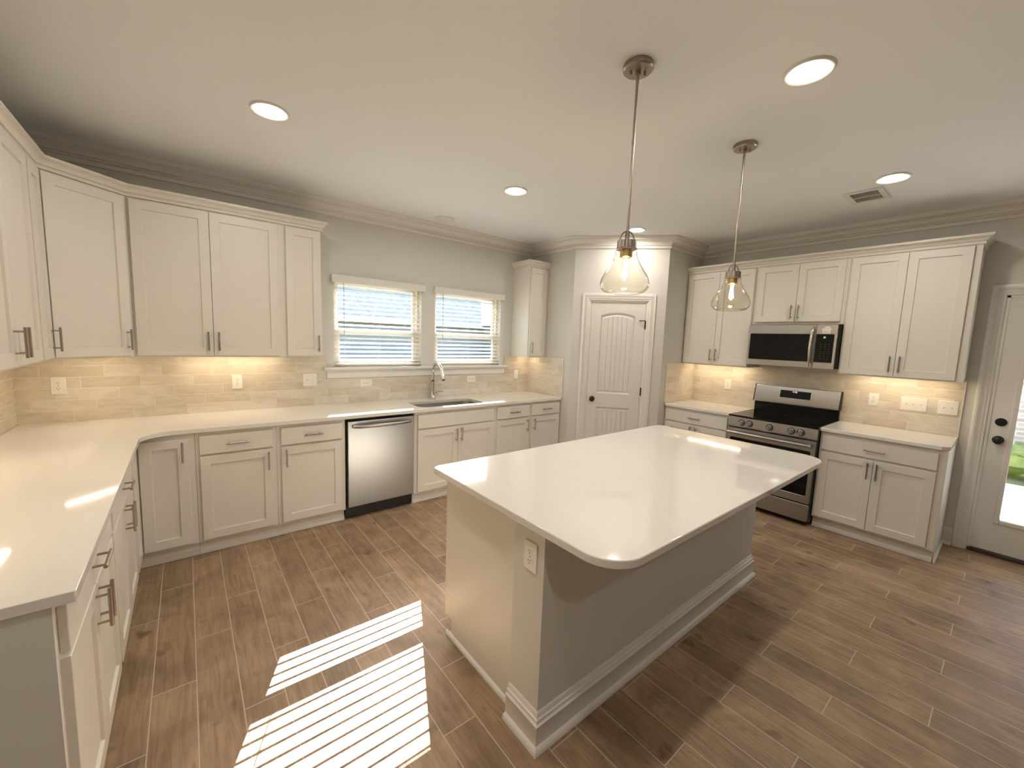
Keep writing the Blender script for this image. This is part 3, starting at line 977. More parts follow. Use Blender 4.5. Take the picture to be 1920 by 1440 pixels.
# diagonal corner unit
r = thing('corner_upper_cabinet', 'diagonal corner upper cabinet with one slanting door', 'cabinet', (0, 0, ZU), 0, 'white shaker upper cabinets')
ax, ay, bx_, by = UDL + 0.0165, -0.610, 0.6155, -(UD + 0.0165)
m = M().prism([(0.002, -0.002), (0.002, ay), (ax, ay), (bx_, by), (bx_, -0.002)], 0.022, UT - ZU)
m.prism([(ax, ay), (bx_, by), (bx_, by + 0.025), (ax - 0.025, ay)], 0, 0.022)
obj('carcass', m, MAT_CAB, r)
dang = math.atan2(by - ay, bx_ - ax)
dl = math.hypot(by - ay, bx_ - ax)
m = M(TR((ax, ay, 0), dang)).shaker(0.014, dl - 0.026, UZ0 - ZU, UZ1 - ZU, -0.0205)
d_ = obj('door', m, MAT_CAB, r)
m = M(TR((ax, ay, 0), dang)).pull(dl - 0.055, HU - ZU, -0.0205, horizontal=False)
part_label(obj('handle', m, MAT_NICKEL, d_), 'brushed nickel bar handle')
# right wall
y_ = YR - 0.003
wd = 0.735
upper_cab((W, y_, ZU), -PI / 2, wd, 0, UT - ZU, 'tall two door upper cabinet between pantry corner and microwave',
          [(0.014, 0.3695, UZ0 - ZU, UZ1 - ZU, (0.341, HU - ZU, False)), (0.3725, 0.727, UZ0 - ZU, UZ1 - ZU, (0.401, HU - ZU, False))])
upper_cab((W, -2.251, 1.832), -PI / 2, 0.764, 0, UT - 1.832, 'short two door cabinet above the microwave',
          [(0.028, 0.3795, 0.022, UZ1 - 1.832, (0.351, 0.115, False)), (0.3825, 0.736, 0.022, UZ1 - 1.832, (0.411, 0.115, False))])
upper_cab((W, -3.016, ZU), -PI / 2, 0.768, 0, UT - ZU, 'tall two door upper cabinet between microwave and glazed door',
          [(0.014, 0.3725, UZ0 - ZU, UZ1 - ZU, (0.343, HU - ZU, False)), (0.3755, 0.728, UZ0 - ZU, UZ1 - ZU, (0.404, HU - ZU, False))])
# crown on the cabinets
CC = [(0, 0), (0.010, 0.0), (0.012, 0.004), (0.012, 0.014), (0.007, 0.017), (0.007, 0.021), (0.016, 0.024), (0.020, 0.034), (0.028, 0.044), (0.038, 0.050), (0.042, 0.051), (0.042, 0.055), (0.048, 0.057), (0.048, 0.070), (0, 0.070)]
def cab_crown(name, path, z, label):
    m = M().sweep(path, [(q, z + h) for q, h in CC])
    return tag(obj(name, m, MAT_CAB, kind='structure'), label, 'moulding')
fy = -(UD + 0.0165)
cab_crown('trim_6', [(UDL + 0.0165, -2.575), (UDL + 0.0165, -0.610), (0.6155, fy), (1.790, fy), (1.790, -0.001)], UT, 'white crown along the tops of the left upper cabinets')
fxr = W + fy
cab_crown('trim_7', [(fxr, YR - 0.003), (fxr, -3.784), (W - 0.001, -3.784)], UT, 'white crown along the tops of the cabinets over the range')
cab_crown('trim_8', [(4.100, -0.001), (4.100, fy), (XP - 0.001, fy)], 2.452, 'white crown on the small upper cabinet by the pantry')

# ------------------------------------------------------------------ worktops
CT0 = 0.884
XD = 0.6425
def counter(name, label, outer, holes=(), z0=CT0, z1=ZC):
    m = M().slab(outer, list(holes), z0, z1)
    return tag(obj(name, m, MAT_QUARTZ, bevel=0.004, seg=3), label, 'worktop')
rad = 0.16
inner = []
for i in range(11):
    a = PI - (PI / 2) * i / 10       # concave fillet at the counter bend
    inner.append((XD + rad + rad * math.cos(a), -XD - rad + rad * math.sin(a)))
SX0, SX1, SY0, SY1 = 2.592, 3.330, -0.562, -0.212
outer = [(TT, -TT), (TT, -2.604), (XD - 0.003, -2.604), (XD, -2.601)] + inner + [(XP - TT, -XD), (XP - TT, -TT)]
counter('worktop', 'L shaped white quartz worktop with the sink cut out of it', outer, [rrect(SX0, SY0, SX1, SY1, 0.075)])
counter('worktop', 'small white quartz worktop left of the range', [(W - XD, YR - TT), (W - XD, -2.254), (W - TT, -2.254), (W - TT, YR - TT)])
counter('worktop', 'white quartz worktop right of the range with a clipped front corner', [(W - XD, -3.013), (W - XD, -3.752), (W - XD + 0.045, -3.796), (W - TT, -3.796), (W - TT, -3.013)])
counter('island_worktop', 'large white quartz island top with rounded corners', rrect(1.854, -3.354, 3.985, -2.190, (0.135, 0.135, 0.06, 0.04), 12))

# ------------------------------------------------------------------ sink and tap
MAT_SINK = mat('satin_sink_steel', (0.27, 0.245, 0.215), 0.32, 1.0)
sk = thing('sink', 'stainless undermount sink bowl in the worktop', 'sink', (0, 0, CT0), 0)
m = M()
lip = rrect(SX0 - 0.004, SY0 - 0.004, SX1 + 0.004, SY1 + 0.004, 0.078)
rows = []
for ins, z in ((-0.020, -0.001), (-0.001, -0.001), (0.002, -0.010), (0.006, -0.15), (0.020, -0.175), (0.05, -0.183)):
    rows.append([m.v((x, y, z)) for x, y in rrect(SX0 - 0.004 + ins, SY0 - 0.004 + ins, SX1 + 0.004 - ins, SY1 + 0.004 - ins, max(0.03, 0.078 - ins))])
n = len(rows[0])
for A, B_ in zip(rows, rows[1:]):
    for i in range(n):
        m.f([A[i], A[(i + 1) % n], B_[(i + 1) % n], B_[i]], True)
m.f(rows[-1])
o = obj('bowl', m, MAT_SINK, sk)
obj('drain', M().lathe([(0.045, 0), (0.045, 0.003), (0.036, 0.004), (0.030, 0.001), (0, 0.001)], (2.96, -0.36, -0.183), 24), MAT_CHROME, sk)
fc = thing('faucet', 'tall gooseneck pull down tap behind the sink', 'tap', (2.962, -0.088, ZC), 0)
m = M().lathe([(0.031, 0), (0.031, 0.006), (0.0275, 0.010), (0.0225, 0.10), (0.0195, 0.190), (0.0, 0.190)], (0, 0, 0), 28)
obj('body', m, MAT_CHROME, fc)
part_label(obj('collar', M().lathe([(0.0185, 0.190), (0.0185, 0.198), (0, 0.198)], (0, 0, 0), 24), MAT_BLACK, fc), 'dark collar ring')
pts = [(0, 0, 0.198), (0, 0, 0.29)]
R_ = 0.098
for i in range(1, 15):
    a = PI * i / 15.5
    pts.append((0, -R_ + R_ * math.cos(a), 0.29 + R_ * 0.95 * math.sin(a)))
obj('spout', M().tube(pts, 0.0142, 16), MAT_CHROME, fc)
e0, e1 = Vector(pts[-2]), Vector(pts[-1])
dn = (e1 - e0).normalized()
m = M().tube([e1 - dn * 0.004, e1 + dn * 0.02, e1 + dn * 0.025, e1 + dn * 0.085, e1 + dn * 0.100], [0.0155, 0.0165, 0.0175, 0.0225, 0.0225], 20)
obj('spray_head', m, MAT_CHROME, fc)
part_label(obj('nozzle', M().tube([e1 + dn * 0.100, e1 + dn * 0.104], 0.019, 20), MAT_BLACK, fc), 'dark spray nozzle')
m = M().tube([(0.015, 0, 0.072), (0.046, 0, 0.072)], [0.015, 0.0165], 16).tube([(0.045, 0, 0.072), (0.075, -0.006, 0.076), (0.118, -0.012, 0.072)], [0.0075, 0.0055, 0.0045], 10)
obj('lever', m, MAT_CHROME, fc)

# ------------------------------------------------------------------ dishwasher
dw = thing('dishwasher', 'stainless dishwasher with a bowed handle under the worktop', 'dishwasher', (1.8875, 0, 0), 0)
w_ = 0.610
part_label(obj('tub', M().box((0.002, -0.585, 0.02), (w_ - 0.002, -0.02, 0.880)), MAT_BLACK, dw), 'black dishwasher body')
m = M().prism([(0.014, 0.118), (w_ - 0.006, 0.118), (w_ - 0.006, 0.858), (0.014, 0.858)], -0.632, -0.586, 'y')
dr = obj('door', m, MAT_STEEL_V, dw, 0.004)
pts = []
for i in range(13):
    t = i / 12
    pts.append((0.055 + (w_ - 0.100) * t, -0.640 - 0.036 * math.sin(PI * t) ** 0.55, 0.815))
m = M().tube(pts, [0.013] + [0.0155] * 11 + [0.013], 14)
obj('handle', m, MAT_STEEL_H, dr)
part_label(obj('toe_panel', M().box((0.004, -0.560, 0.0), (w_ - 0.004, -0.545, 0.112)).box((0.004, -0.545, 0.004), (w_ - 0.004, -0.50, 0.02)), MAT_BLACK, dw), 'black kick panel')

# ------------------------------------------------------------------ range (local x towards the viewer, y=0 at the wall)
rg = thing('range', 'stainless electric range with a black glass cooktop', 'range', (W, -2.2595, 0), -PI / 2)
w_ = 0.7505
part_label(obj('body', M().box((0, -0.655, 0.035), (w_, -0.020, 0.898)).box((0.03, -0.62, 0.0), (w_ - 0.03, -0.06, 0.035)), MAT_BLACK, rg, 0.003), 'black range sides')
ck = part_label(obj('cooktop', M().box((-0.003, -0.690, 0.898), (w_ + 0.003, -0.060, 0.9165)), MAT_BGLASS, rg, 0.004), 'black glass cooktop')
MAT_RING = mat('burner_ring', (0.055, 0.055, 0.055), 0.15)
for bx, by_, br in ((0.19, -0.50, 0.105), (0.56, -0.50, 0.085), (0.19, -0.22, 0.080), (0.56, -0.22, 0.105), (0.375, -0.20, 0.06)):
    m = M()
    for rr_ in (br, br * 0.62):
        A = m.ring(Vector((bx, by_, 0.9169)), Vector((1, 0, 0)), Vector((0, 1, 0)), rr_, 40)
        B_ = m.ring(Vector((bx, by_, 0.9169)), Vector((1, 0, 0)), Vector((0, 1, 0)), rr_ - 0.002, 40)
        A2 = m.ring(Vector((bx, by_, 0.9163)), Vector((1, 0, 0)), Vector((0, 1, 0)), rr_, 40)
        for i in range(40):
            m.f([A[i], A[(i + 1) % 40], B_[(i + 1) % 40], B_[i]])
            m.f([A[i], A[(i + 1) % 40], A2[(i + 1) % 40], A2[i]])
    obj('burner_ring', m, MAT_RING, ck)
m = M().prism([(-0.655, 0.796), (-0.682, 0.796), (-0.690, 0.806), (-0.684, 0.897), (-0.655, 0.897)], 0.0, w_, 'x')
cp = obj('control_panel', m, MAT_STEEL_H, rg, 0.002)
for kx in (0.128, 0.200, 0.376, 0.552, 0.627):
    m = M().lathe([(0.024, 0), (0.024, 0.005), (0.0205, 0.008), (0.0195, 0.030), (0.0175, 0.034), (0, 0.034)], (kx, -0.6885, 0.846), 28, '-y')
    m.box((kx - 0.0045, -0.727, 0.828), (kx + 0.0045, -0.716, 0.864))
    k_ = obj('knob', m, MAT_STEEL_H, rg)
    obj('knob_seat', M().lathe([(0.0315, 0), (0.0315, 0.0015), (0, 0.0015)], (kx, -0.6880, 0.846), 28, '-y'), MAT_BLACK, k_)
m = M()
slab_xz(m, [(0.004, 0.216), (w_ - 0.004, 0.216), (w_ - 0.004, 0.788), (0.004, 0.788)], [rrect(0.036, 0.285, w_ - 0.034, 0.692, 0.012, 4)], -0.698, -0.656)
od = obj('oven_door', m, MAT_STEEL_H, rg, 0.003)
part_label(obj('oven_window', M().box((0.030, -0.694, 0.279), (w_ - 0.028, -0.664, 0.698)), MAT_BGLASS, od), 'black oven window')
m = M().tube([(0.022, -0.748, 0.748), (w_ - 0.022, -0.748, 0.748)], 0.0145, 18)
for hx in (0.046, w_ - 0.046):
    m.tube([(hx, -0.697, 0.752), (hx, -0.745, 0.748)], [0.013, 0.011], 12)
obj('handle', m, MAT_STEEL_H, od)
MAT_BADGE = mat('grey_badge', (0.10, 0.10, 0.10), 0.3, 0.8)
obj('badge', M().lathe([(0.010, 0), (0.010, 0.0015), (0, 0.0018)], (0.376, -0.698, 0.250), 20, '-y'), MAT_BADGE, od)
dr = obj('storage_drawer', M().box((0.004, -0.692, 0.050), (w_ - 0.004, -0.656, 0.204)), MAT_STEEL_H, rg, 0.004)
# back guard: stainless sloped face above a black riser
m = M().prism([(-0.022, 0.898), (-0.060, 0.898), (-0.060, 1.020), (-0.022, 1.020)], 0.0, w_, 'x')
part_label(obj('riser', m, MAT_BGLASS, rg), 'black glass riser')
m = M().prism([(-0.022, 1.020), (-0.060, 1.020), (-0.098, 1.014), (-0.100, 1.028), (-0.062, 1.195), (-0.022, 1.195)], 0.0, w_, 'x')
bgd = obj('backguard', m, MAT_STEEL_H, rg, 0.003)
sl = math.atan2(0.038, 0.167)
fz = lambda z: -0.100 + (z - 1.028) * 0.038 / 0.167
for xa, xb in ((w_, w_ + 0.006), (-0.006, 0.0)):
    part_label(obj('end_cap', M().prism([(-0.022, 1.018), (-0.100, 1.016), (-0.102, 1.028), (-0.064, 1.198), (-0.022, 1.198)], xa, xb, 'x'), MAT_IRON, bgd), 'dark end cap')
m = M()
za, zb = 1.084, 1.160
q = [(0.243, fz(za) - 0.0015, za), (0.512, fz(za) - 0.0015, za), (0.512, fz(zb) - 0.0015, zb), (0.243, fz(zb) - 0.0015, zb)]
q2 = [(x, y + 0.006, z) for x, y, z in q]
A, B_ = [m.v(p) for p in q], [m.v(p) for p in q2]
m.f(A); m.f(list(reversed(B_)))
for i in range(4):
    m.f([A[i], A[(i + 1) % 4], B_[(i + 1) % 4], B_[i]])
dsp = part_label(obj('display', m, MAT_DISPLAY, bgd), 'black clock display')
# clock figures as seven-bar digits
SEG = {'0': 'abcdef', '1': 'bc', '2': 'abged', '3': 'abgcd', '4': 'fgbc', '9': 'abcdfg', '7': 'abc'}
m = M()
cxd, czd = 0.352, 1.140
def seg7(m, ch, ox, oz, w=0.0085, h=0.016, t=0.0026):
    R = {'a': (0, h - t, w, h), 'd': (0, 0, w, t), 'g': (0, h / 2 - t / 2, w, h / 2 + t / 2), 'f': (0, h / 2, t, h), 'b': (w - t, h / 2, w, h), 'e': (0, 0, t, h / 2), 'c': (w - t, 0, w, h / 2)}
    for s_ in SEG[ch]:
        a, b_, c, d = R[s_]
        zm = oz + (b_ + d) / 2
        m.box((ox + a, fz(zm) - 0.0034, oz + b_), (ox + c, fz(zm) - 0.0008, oz + d))
seg7(m, '4', cxd, czd); seg7(m, '4', cxd + 0.018, czd); seg7(m, '9', cxd + 0.030, czd)
for zz in (0.004, 0.010):
    m.box((cxd + 0.0115, fz(czd + zz) - 0.0034, czd + zz), (cxd + 0.0140, fz(czd + zz) - 0.0008, czd + zz + 0.0025))
part_label(obj('clock_digits', m, MAT_DIGIT, dsp), 'white clock figures')

# ------------------------------------------------------------------ microwave
mw = thing('microwave', 'stainless over the range microwave with a curved handle and a house shaped sticker', 'microwave', (W, -2.2595, 1.418), -PI / 2)
w_ = 0.7505
hh = 0.408
part_label(obj('case', M().box((0, -0.362, 0.004), (w_, -TT - 0.003, hh)), MAT_IRON, mw, 0.002), 'black microwave case')
m = M()
DXR = 0.578
slab_xz(m, [(0.0, 0.0), (DXR, 0.0), (DXR, hh - 0.004), (0.0, hh - 0.004)], [rrect(0.020, 0.058, DXR - 0.034, hh - 0.092, 0.006, 3)], -0.402, -0.364)
md = obj('door', m, MAT_STEEL_H, mw, 0.003)
part_label(obj('door_window', M().box((0.014, -0.399, 0.052), (DXR - 0.028, -0.372, hh - 0.086)), MAT_BGLASS, md), 'black glass microwave window')
pts = []
for i in range(15):
    t = i / 14
    pts.append((DXR - 0.022, -0.404 - 0.040 * math.sin(PI * t) ** 0.6, 0.020 + (hh - 0.048) * t))
obj('handle', M().tube(pts, [0.012] + [0.0155] * 13 + [0.012], 16), MAT_CHROME, md)
m = M()
slab_xz(m, [(DXR + 0.003, 0.0), (w_ - 0.012, 0.0), (w_ - 0.012, hh - 0.004), (DXR + 0.003, hh - 0.004)], [rrect(DXR + 0.004 + 0.002, 0.058, w_ - 0.032, hh - 0.092, 0.004, 3)], -0.402, -0.364)
mp = obj('control_panel', m, MAT_STEEL_H, mw, 0.002)
kp = part_label(obj('keypad', M().box((DXR + 0.004, -0.400, 0.052), (w_ - 0.028, -0.372, hh - 0.086)), MAT_BGLASS, mp), 'black glass keypad')
MAT_KEYS = mat('faint_key_print', (0.045, 0.045, 0.05), 0.4)
m = M()
for rr_ in range(7):
    for cc in range(3):
        kx, kz = DXR + 0.045 + cc * 0.028, 0.092 + rr_ * 0.022
        m.box((kx, -0.4006, kz), (kx + 0.012, -0.3998, kz + 0.005))
obj('key_print', m, MAT_KEYS, kp)
part_label(obj('round_emblem', M().lathe([(0.0095, 0), (0.0095, 0.001), (0, 0.0012)], (0.647, -0.400, hh - 0.120), 24, '-y'), MAT_STICKER, mp), 'small round white emblem')
# house-shaped paper sticker
hx, hz = 0.656, hh - 0.052
poly = [(-0.030, -0.030), (0.030, -0.030), (0.030, 0.002), (0.042, 0.002), (0.026, 0.016), (0.026, 0.030), (0.016, 0.030), (0.016, 0.024), (0.0, 0.034), (-0.042, 0.002), (-0.030, 0.002)]
m = M()
m.T = Matrix(((1, 0, 0, hx), (0, 0, 1, 0), (0, 1, 0, hz), (0, 0, 0, 1)))
m.prism(poly, -0.4028, -0.4019)
st = tag(obj('sticker', m, MAT_STICKER), 'house shaped white sticker on the microwave corner', 'sticker')
st.matrix_world = TR((W, -2.2595, 1.418), -PI / 2)
m = M()
for i, (a, c) in enumerate(((-0.024, 0.024), (-0.020, 0.020), (-0.024, 0.024))):
    m.box((hx + a, -0.4031, hz - 0.024 + i * 0.006), (hx + c, -0.4027, hz - 0.0215 + i * 0.006))
pp = []
for i in range(13):
    a = PI * i / 12
    pp.append((hx + 0.014 * math.cos(a), -0.4029, hz + 0.004 + 0.011 * math.sin(a)))
m.tube(pp, 0.0011, 6)
obj('print', m, MAT_INK, st)

# ------------------------------------------------------------------ island
isl = thing('kitchen_island', 'island base with a grey front, white side and outlet', 'island', (1.89, -3.012, 0), 0)
ix, iy = 1.89, -3.012
L = lambda x, y, z: (x - ix, y - iy, z)
obj('front_wall', M().box(L(1.890, -3.012, 0), L(3.905, -2.838, CT0 - 0.0005)), MAT_WALL, isl)
m = M().prism([(y - iy, z) for y, z in ((-2.8375, 0), (-2.8375, CT0 - 0.0005), (-2.232, CT0 - 0.0005), (-2.232, 0.092), (-2.300, 0.092), (-2.300, 0))], 1.924 - ix, 1.942 - ix, 'x')
part_label(obj('side_panel', m, MAT_CAB, isl, 0.001), 'white painted side panel')
m = M().prism([(y - iy, z) for y, z in ((-2.8375, 0), (-2.8375, CT0 - 0.0005), (-2.232, CT0 - 0.0005), (-2.232, 0.092), (-2.300, 0.092), (-2.300, 0))], 3.853 - ix, 3.871 - ix, 'x')
part_label(obj('side_panel', m, MAT_CAB, isl, 0.001), 'white painted side panel')
obj('carcass', M().box(L(1.9425, -2.8375, 0.092), L(3.8525, -2.235, CT0 - 0.001)), MAT_CAB, isl)
obj('toe_kick', M().box(L(1.9425, -2.318, 0), L(3.8525, -2.300, 0.092)), MAT_CAB, isl)
# doors and drawers on the side facing the sink (local x flipped)
Tb = Matrix.Translation(Vector((3.8525 - ix, -2.235 - iy, 0))) @ Matrix.Rotation(PI, 4, 'Z')
for i in range(4):
    a = 0.012 + i * 0.4735
    d_ = obj('door', M(Tb).shaker(a, a + 0.462, DZ0, DZ1, -0.021), MAT_CAB, isl)
    hx = a + 0.032 if i % 2 else a + 0.430
    part_label(obj('handle', M(Tb).pull(hx, HZ, -0.021, horizontal=False), MAT_NICKEL, d_), 'brushed nickel bar handle')
    d_ = obj('drawer', M(Tb).box((a, -0.021, RZ0), (a + 0.462, -0.001, RZ1)), MAT_CAB, isl, 0.002)
    part_label(obj('handle', M(Tb).pull(a + 0.231, 0.792, -0.021), MAT_NICKEL, d_), 'brushed nickel bar handle')
IB = [(q, z * 1.08) for q, z in BASE]
m = M().sweep([(3.905 - ix, -2.838 - iy), (3.905 - ix, -3.012 - iy), (1.890 - ix, -3.012 - iy), (1.890 - ix, -2.838 - iy)][::-1], [(-q if False else q, z) for q, z in IB])
part_label(obj('baseboard', m, MAT_TRIM, isl), 'white stepped baseboard')
SH = [(0, 0), (0.015, 0), (0.0145, 0.008), (0.010, 0.015), (0, 0.018)]
m = M()
m.prism([(1.924 - ix, 0), (1.910 - ix, 0), (1.911 - ix, 0.010), (1.916 - ix, 0.017), (1.924 - ix, 0.020)], -2.8375 - iy, -2.262 - iy, 'y')
m.prism([(3.871 - ix, 0), (3.885 - ix, 0), (3.884 - ix, 0.010), (3.879 - ix, 0.017), (3.871 - ix, 0.020)], -2.8375 - iy, -2.262 - iy, 'y')
m.box(L(1.924, -2.300, 0), L(3.871, -2.286, 0.018))
obj('shoe_moulding', m, MAT_TRIM, isl)

# ------------------------------------------------------------------ outlets and switches (local: plate on y=0 facing -y, centred on the origin)
def outlet_proto(label, loc, rot):
    r = thing('wall_outlet', label, 'outlet', loc, 0, 'white duplex wall outlets')
    r.rotation_euler = rot
    obj('cover_plate', M().box((-0.036, -0.006, -0.058), (0.036, 0, 0.058)), MAT_PLASTIC, r, 0.0035)
    for s_ in (-1, 1):
        Tz = Matrix.Translation(Vector((0, 0, 0.0195 * s_)))
        m = M(Tz @ Matrix(((1, 0, 0, 0), (0, 0, 1, 0), (0, 1, 0, 0), (0, 0, 0, 1))))
        m.prism(rrect(-0.0165, -0.0140, 0.0165, 0.0140, 0.010, 6), -0.0078, -0.0055)
        rc_ = obj('receptacle', m, MAT_PLASTIC, r)
        m = M(Tz)
        m.box((-0.0072, -0.0084, 0.0005), (-0.0048, -0.0070, 0.0085)).box((0.0045, -0.0084, 0.0015), (0.0067, -0.0070, 0.0080))
        m.lathe([(0.0026, 0), (0.0026, 0.0014), (0, 0.0014)], (0, -0.0070, -0.0062), 10, '-y')
        part_label(obj('contact_slots', m, MAT_SLOT, rc_), 'dark contact slots')
    obj('screw', M().lathe([(0.0032, 0), (0.003, 0.001), (0, 0.0013)], (0, -0.006, 0), 12, '-y'), MAT_NICKEL, r)
    return r
FB = -TT - 0.0003
o1 = outlet_proto('outlet on tile in the far left corner of the backsplash', (0.204, FB, 1.163), (0, 0, 0))
dup(o1, (1.205, FB, 1.153), (0, 0, 0), 'outlet on tile under the narrow upper cabinet left of the windows')
dup(o1, (2.264, FB, 1.103), (0, PI / 2, 0), 'sideways outlet on tile under the left window, near the dishwasher')
dup(o1, (3.502, FB, 1.103), (0, PI / 2, 0), 'sideways outlet on tile under the right window, right of the tap')
FR = W - TT - 0.0003
dup(o1, (FR, -1.937, 1.150), (0, 0, -PI / 2), 'outlet on tile between pantry corner and range')
dup(o1, (FR, -3.237, 1.153), (0, 0, -PI / 2), 'outlet on tile just right of the range')
dup(o1, (1.8897, -2.938, 0.757), (0, 0, -PI / 2), 'outlet on the grey end of the island')

def switch_plate(label, loc, rot, n, rocker=False):
    r = thing('light_switch', label, 'switch', loc, 0, 'white switch plates on the tile')
    r.rotation_euler = rot
    hw = 0.036 + 0.0235 * (n - 1)
    obj('cover_plate', M().box((-hw, -0.006, -0.058), (hw, 0, 0.058)), MAT_PLASTIC, r, 0.0035)
    for i in range(n):
        cx = (i - (n - 1) / 2) * 0.046
        m = M()
        if rocker:
            m.box((cx - 0.0165, -0.008, -0.033), (cx + 0.0165, -0.0055, 0.033))
            obj('rocker', m, MAT_PLASTIC, r, 0.0015)
        else:
            m.box((cx - 0.0055, -0.0068, -0.012), (cx + 0.0055, -0.0055, 0.012))
            m.prism([(-0.0065, -0.004), (-0.0065, 0.005), (-0.0165, 0.011), (-0.0170, 0.006)], cx - 0.0042, cx + 0.0042, 'x')
            obj('toggle', m, MAT_PLASTIC, r, 0.0006)
    return r
switch_plate('double switch plate on tile just left of the windows', (1.756, FB, 1.152), (0, 0, 0), 2)
switch_plate('single rocker switch on tile under the small lone upper cabinet', (4.182, FB, 1.139), (0, 0, 0), 1, True)
switch_plate('triple toggle switch plate right of the range', (FR, -3.504, 1.147), (0, 0, -PI / 2), 3)
switch_plate('double toggle switch plate at the right end of the tile', (FR, -3.711, 1.147), (0, 0, -PI / 2), 2)

# ------------------------------------------------------------------ ceiling fixtures
def downlight_proto(label, loc):
    r = thing('recessed_light', label, 'downlight', loc, 0, 'recessed ceiling lights')
    prof = [(0.060, -0.001), (0.064, -0.002), (0.086, -0.010), (0.090, -0.010), (0.094, -0.006), (0.095, 0.0), (0.060, 0.0), (0.060, -0.001)]
    obj('trim_ring', M().lathe(prof, (0, 0, 0), 48, cap=False), MAT_TRIM, r)
    part_label(obj('diffuser', M().lathe([(0.0615, -0.001), (0.0615, -0.0025), (0.0, -0.0035)], (0, 0, 0), 40, cap=False), MAT_LED, r), 'glowing white diffuser')
    return r
d0 = downlight_proto('recessed light over the left corner counter', (1.287, -1.375, H))
dup(d0, (2.976, -1.395, H), None, 'recessed light in front of the windows, between sink and island')
dup(d0, (4.573, -1.420, H), None, 'recessed light near the pantry door')
dup(d0, (2.990, -3.346, H), None, 'largest looking recessed light, above the near side of the island')
dup(d0, (4.647, -3.375, H), None, 'recessed light beside the ceiling air vent')
for q, lb in (((1.290, -3.350, H), 'recessed light above the viewer'), ((1.25, -5.10, H), 'added unseen fill light behind the viewer')):  # the rearmost one is an added unseen fill, brightening the left side
    dup(d0, q, None, lb)
m = M().lathe([(0.100, 0.0), (0.098, -0.008), (0.088, -0.012), (0.0, -0.012)], (0, 0, 0), 40, cap=False)
sp = thing('ceiling_speaker', 'flat round white disc on the ceiling near the window wall', 'speaker', (2.960, -0.290, H), 0)
obj('grille', m, MAT_TRIM, sp)
vt = thing('ceiling_vent', 'white louvred air vent in the ceiling beside a recessed light', 'vent', (4.945, -3.185, H), 0)
m = M()
vx, vy = 0.155, 0.115
m.slab([(-vx, -vy), (vx, -vy), (vx, vy), (-vx, vy)], [[(-vx + 0.035, -vy + 0.035), (-vx + 0.035, vy - 0.035), (vx - 0.035, vy - 0.035), (vx - 0.035, -vy + 0.035)]], -0.008, 0.0)
obj('frame', m, MAT_TRIM, vt, 0.003)
obj('duct_shade_sheet', M().box((-vx + 0.034, -vy + 0.034, -0.0012), (vx - 0.034, vy - 0.034, -0.0004)), mat('vent_shadow', (0.10, 0.09, 0.08), 0.8), vt)  # thin dark sheet, shade behind the louvres put into its colour
m = M()
for i in range(14):
    xx = -vx + 0.046 + i * (2 * vx - 0.092) / 13
    m.prism([(xx - 0.006, -0.0070), (xx + 0.004, -0.0018), (xx + 0.006, -0.0022), (xx - 0.004, -0.0076)], -vy + 0.036, vy - 0.036, 'y')
m.box((-0.005, -vy + 0.036, -0.0085), (0.005, vy - 0.036, -0.0018))
obj('louvres', m, MAT_TRIM, vt)

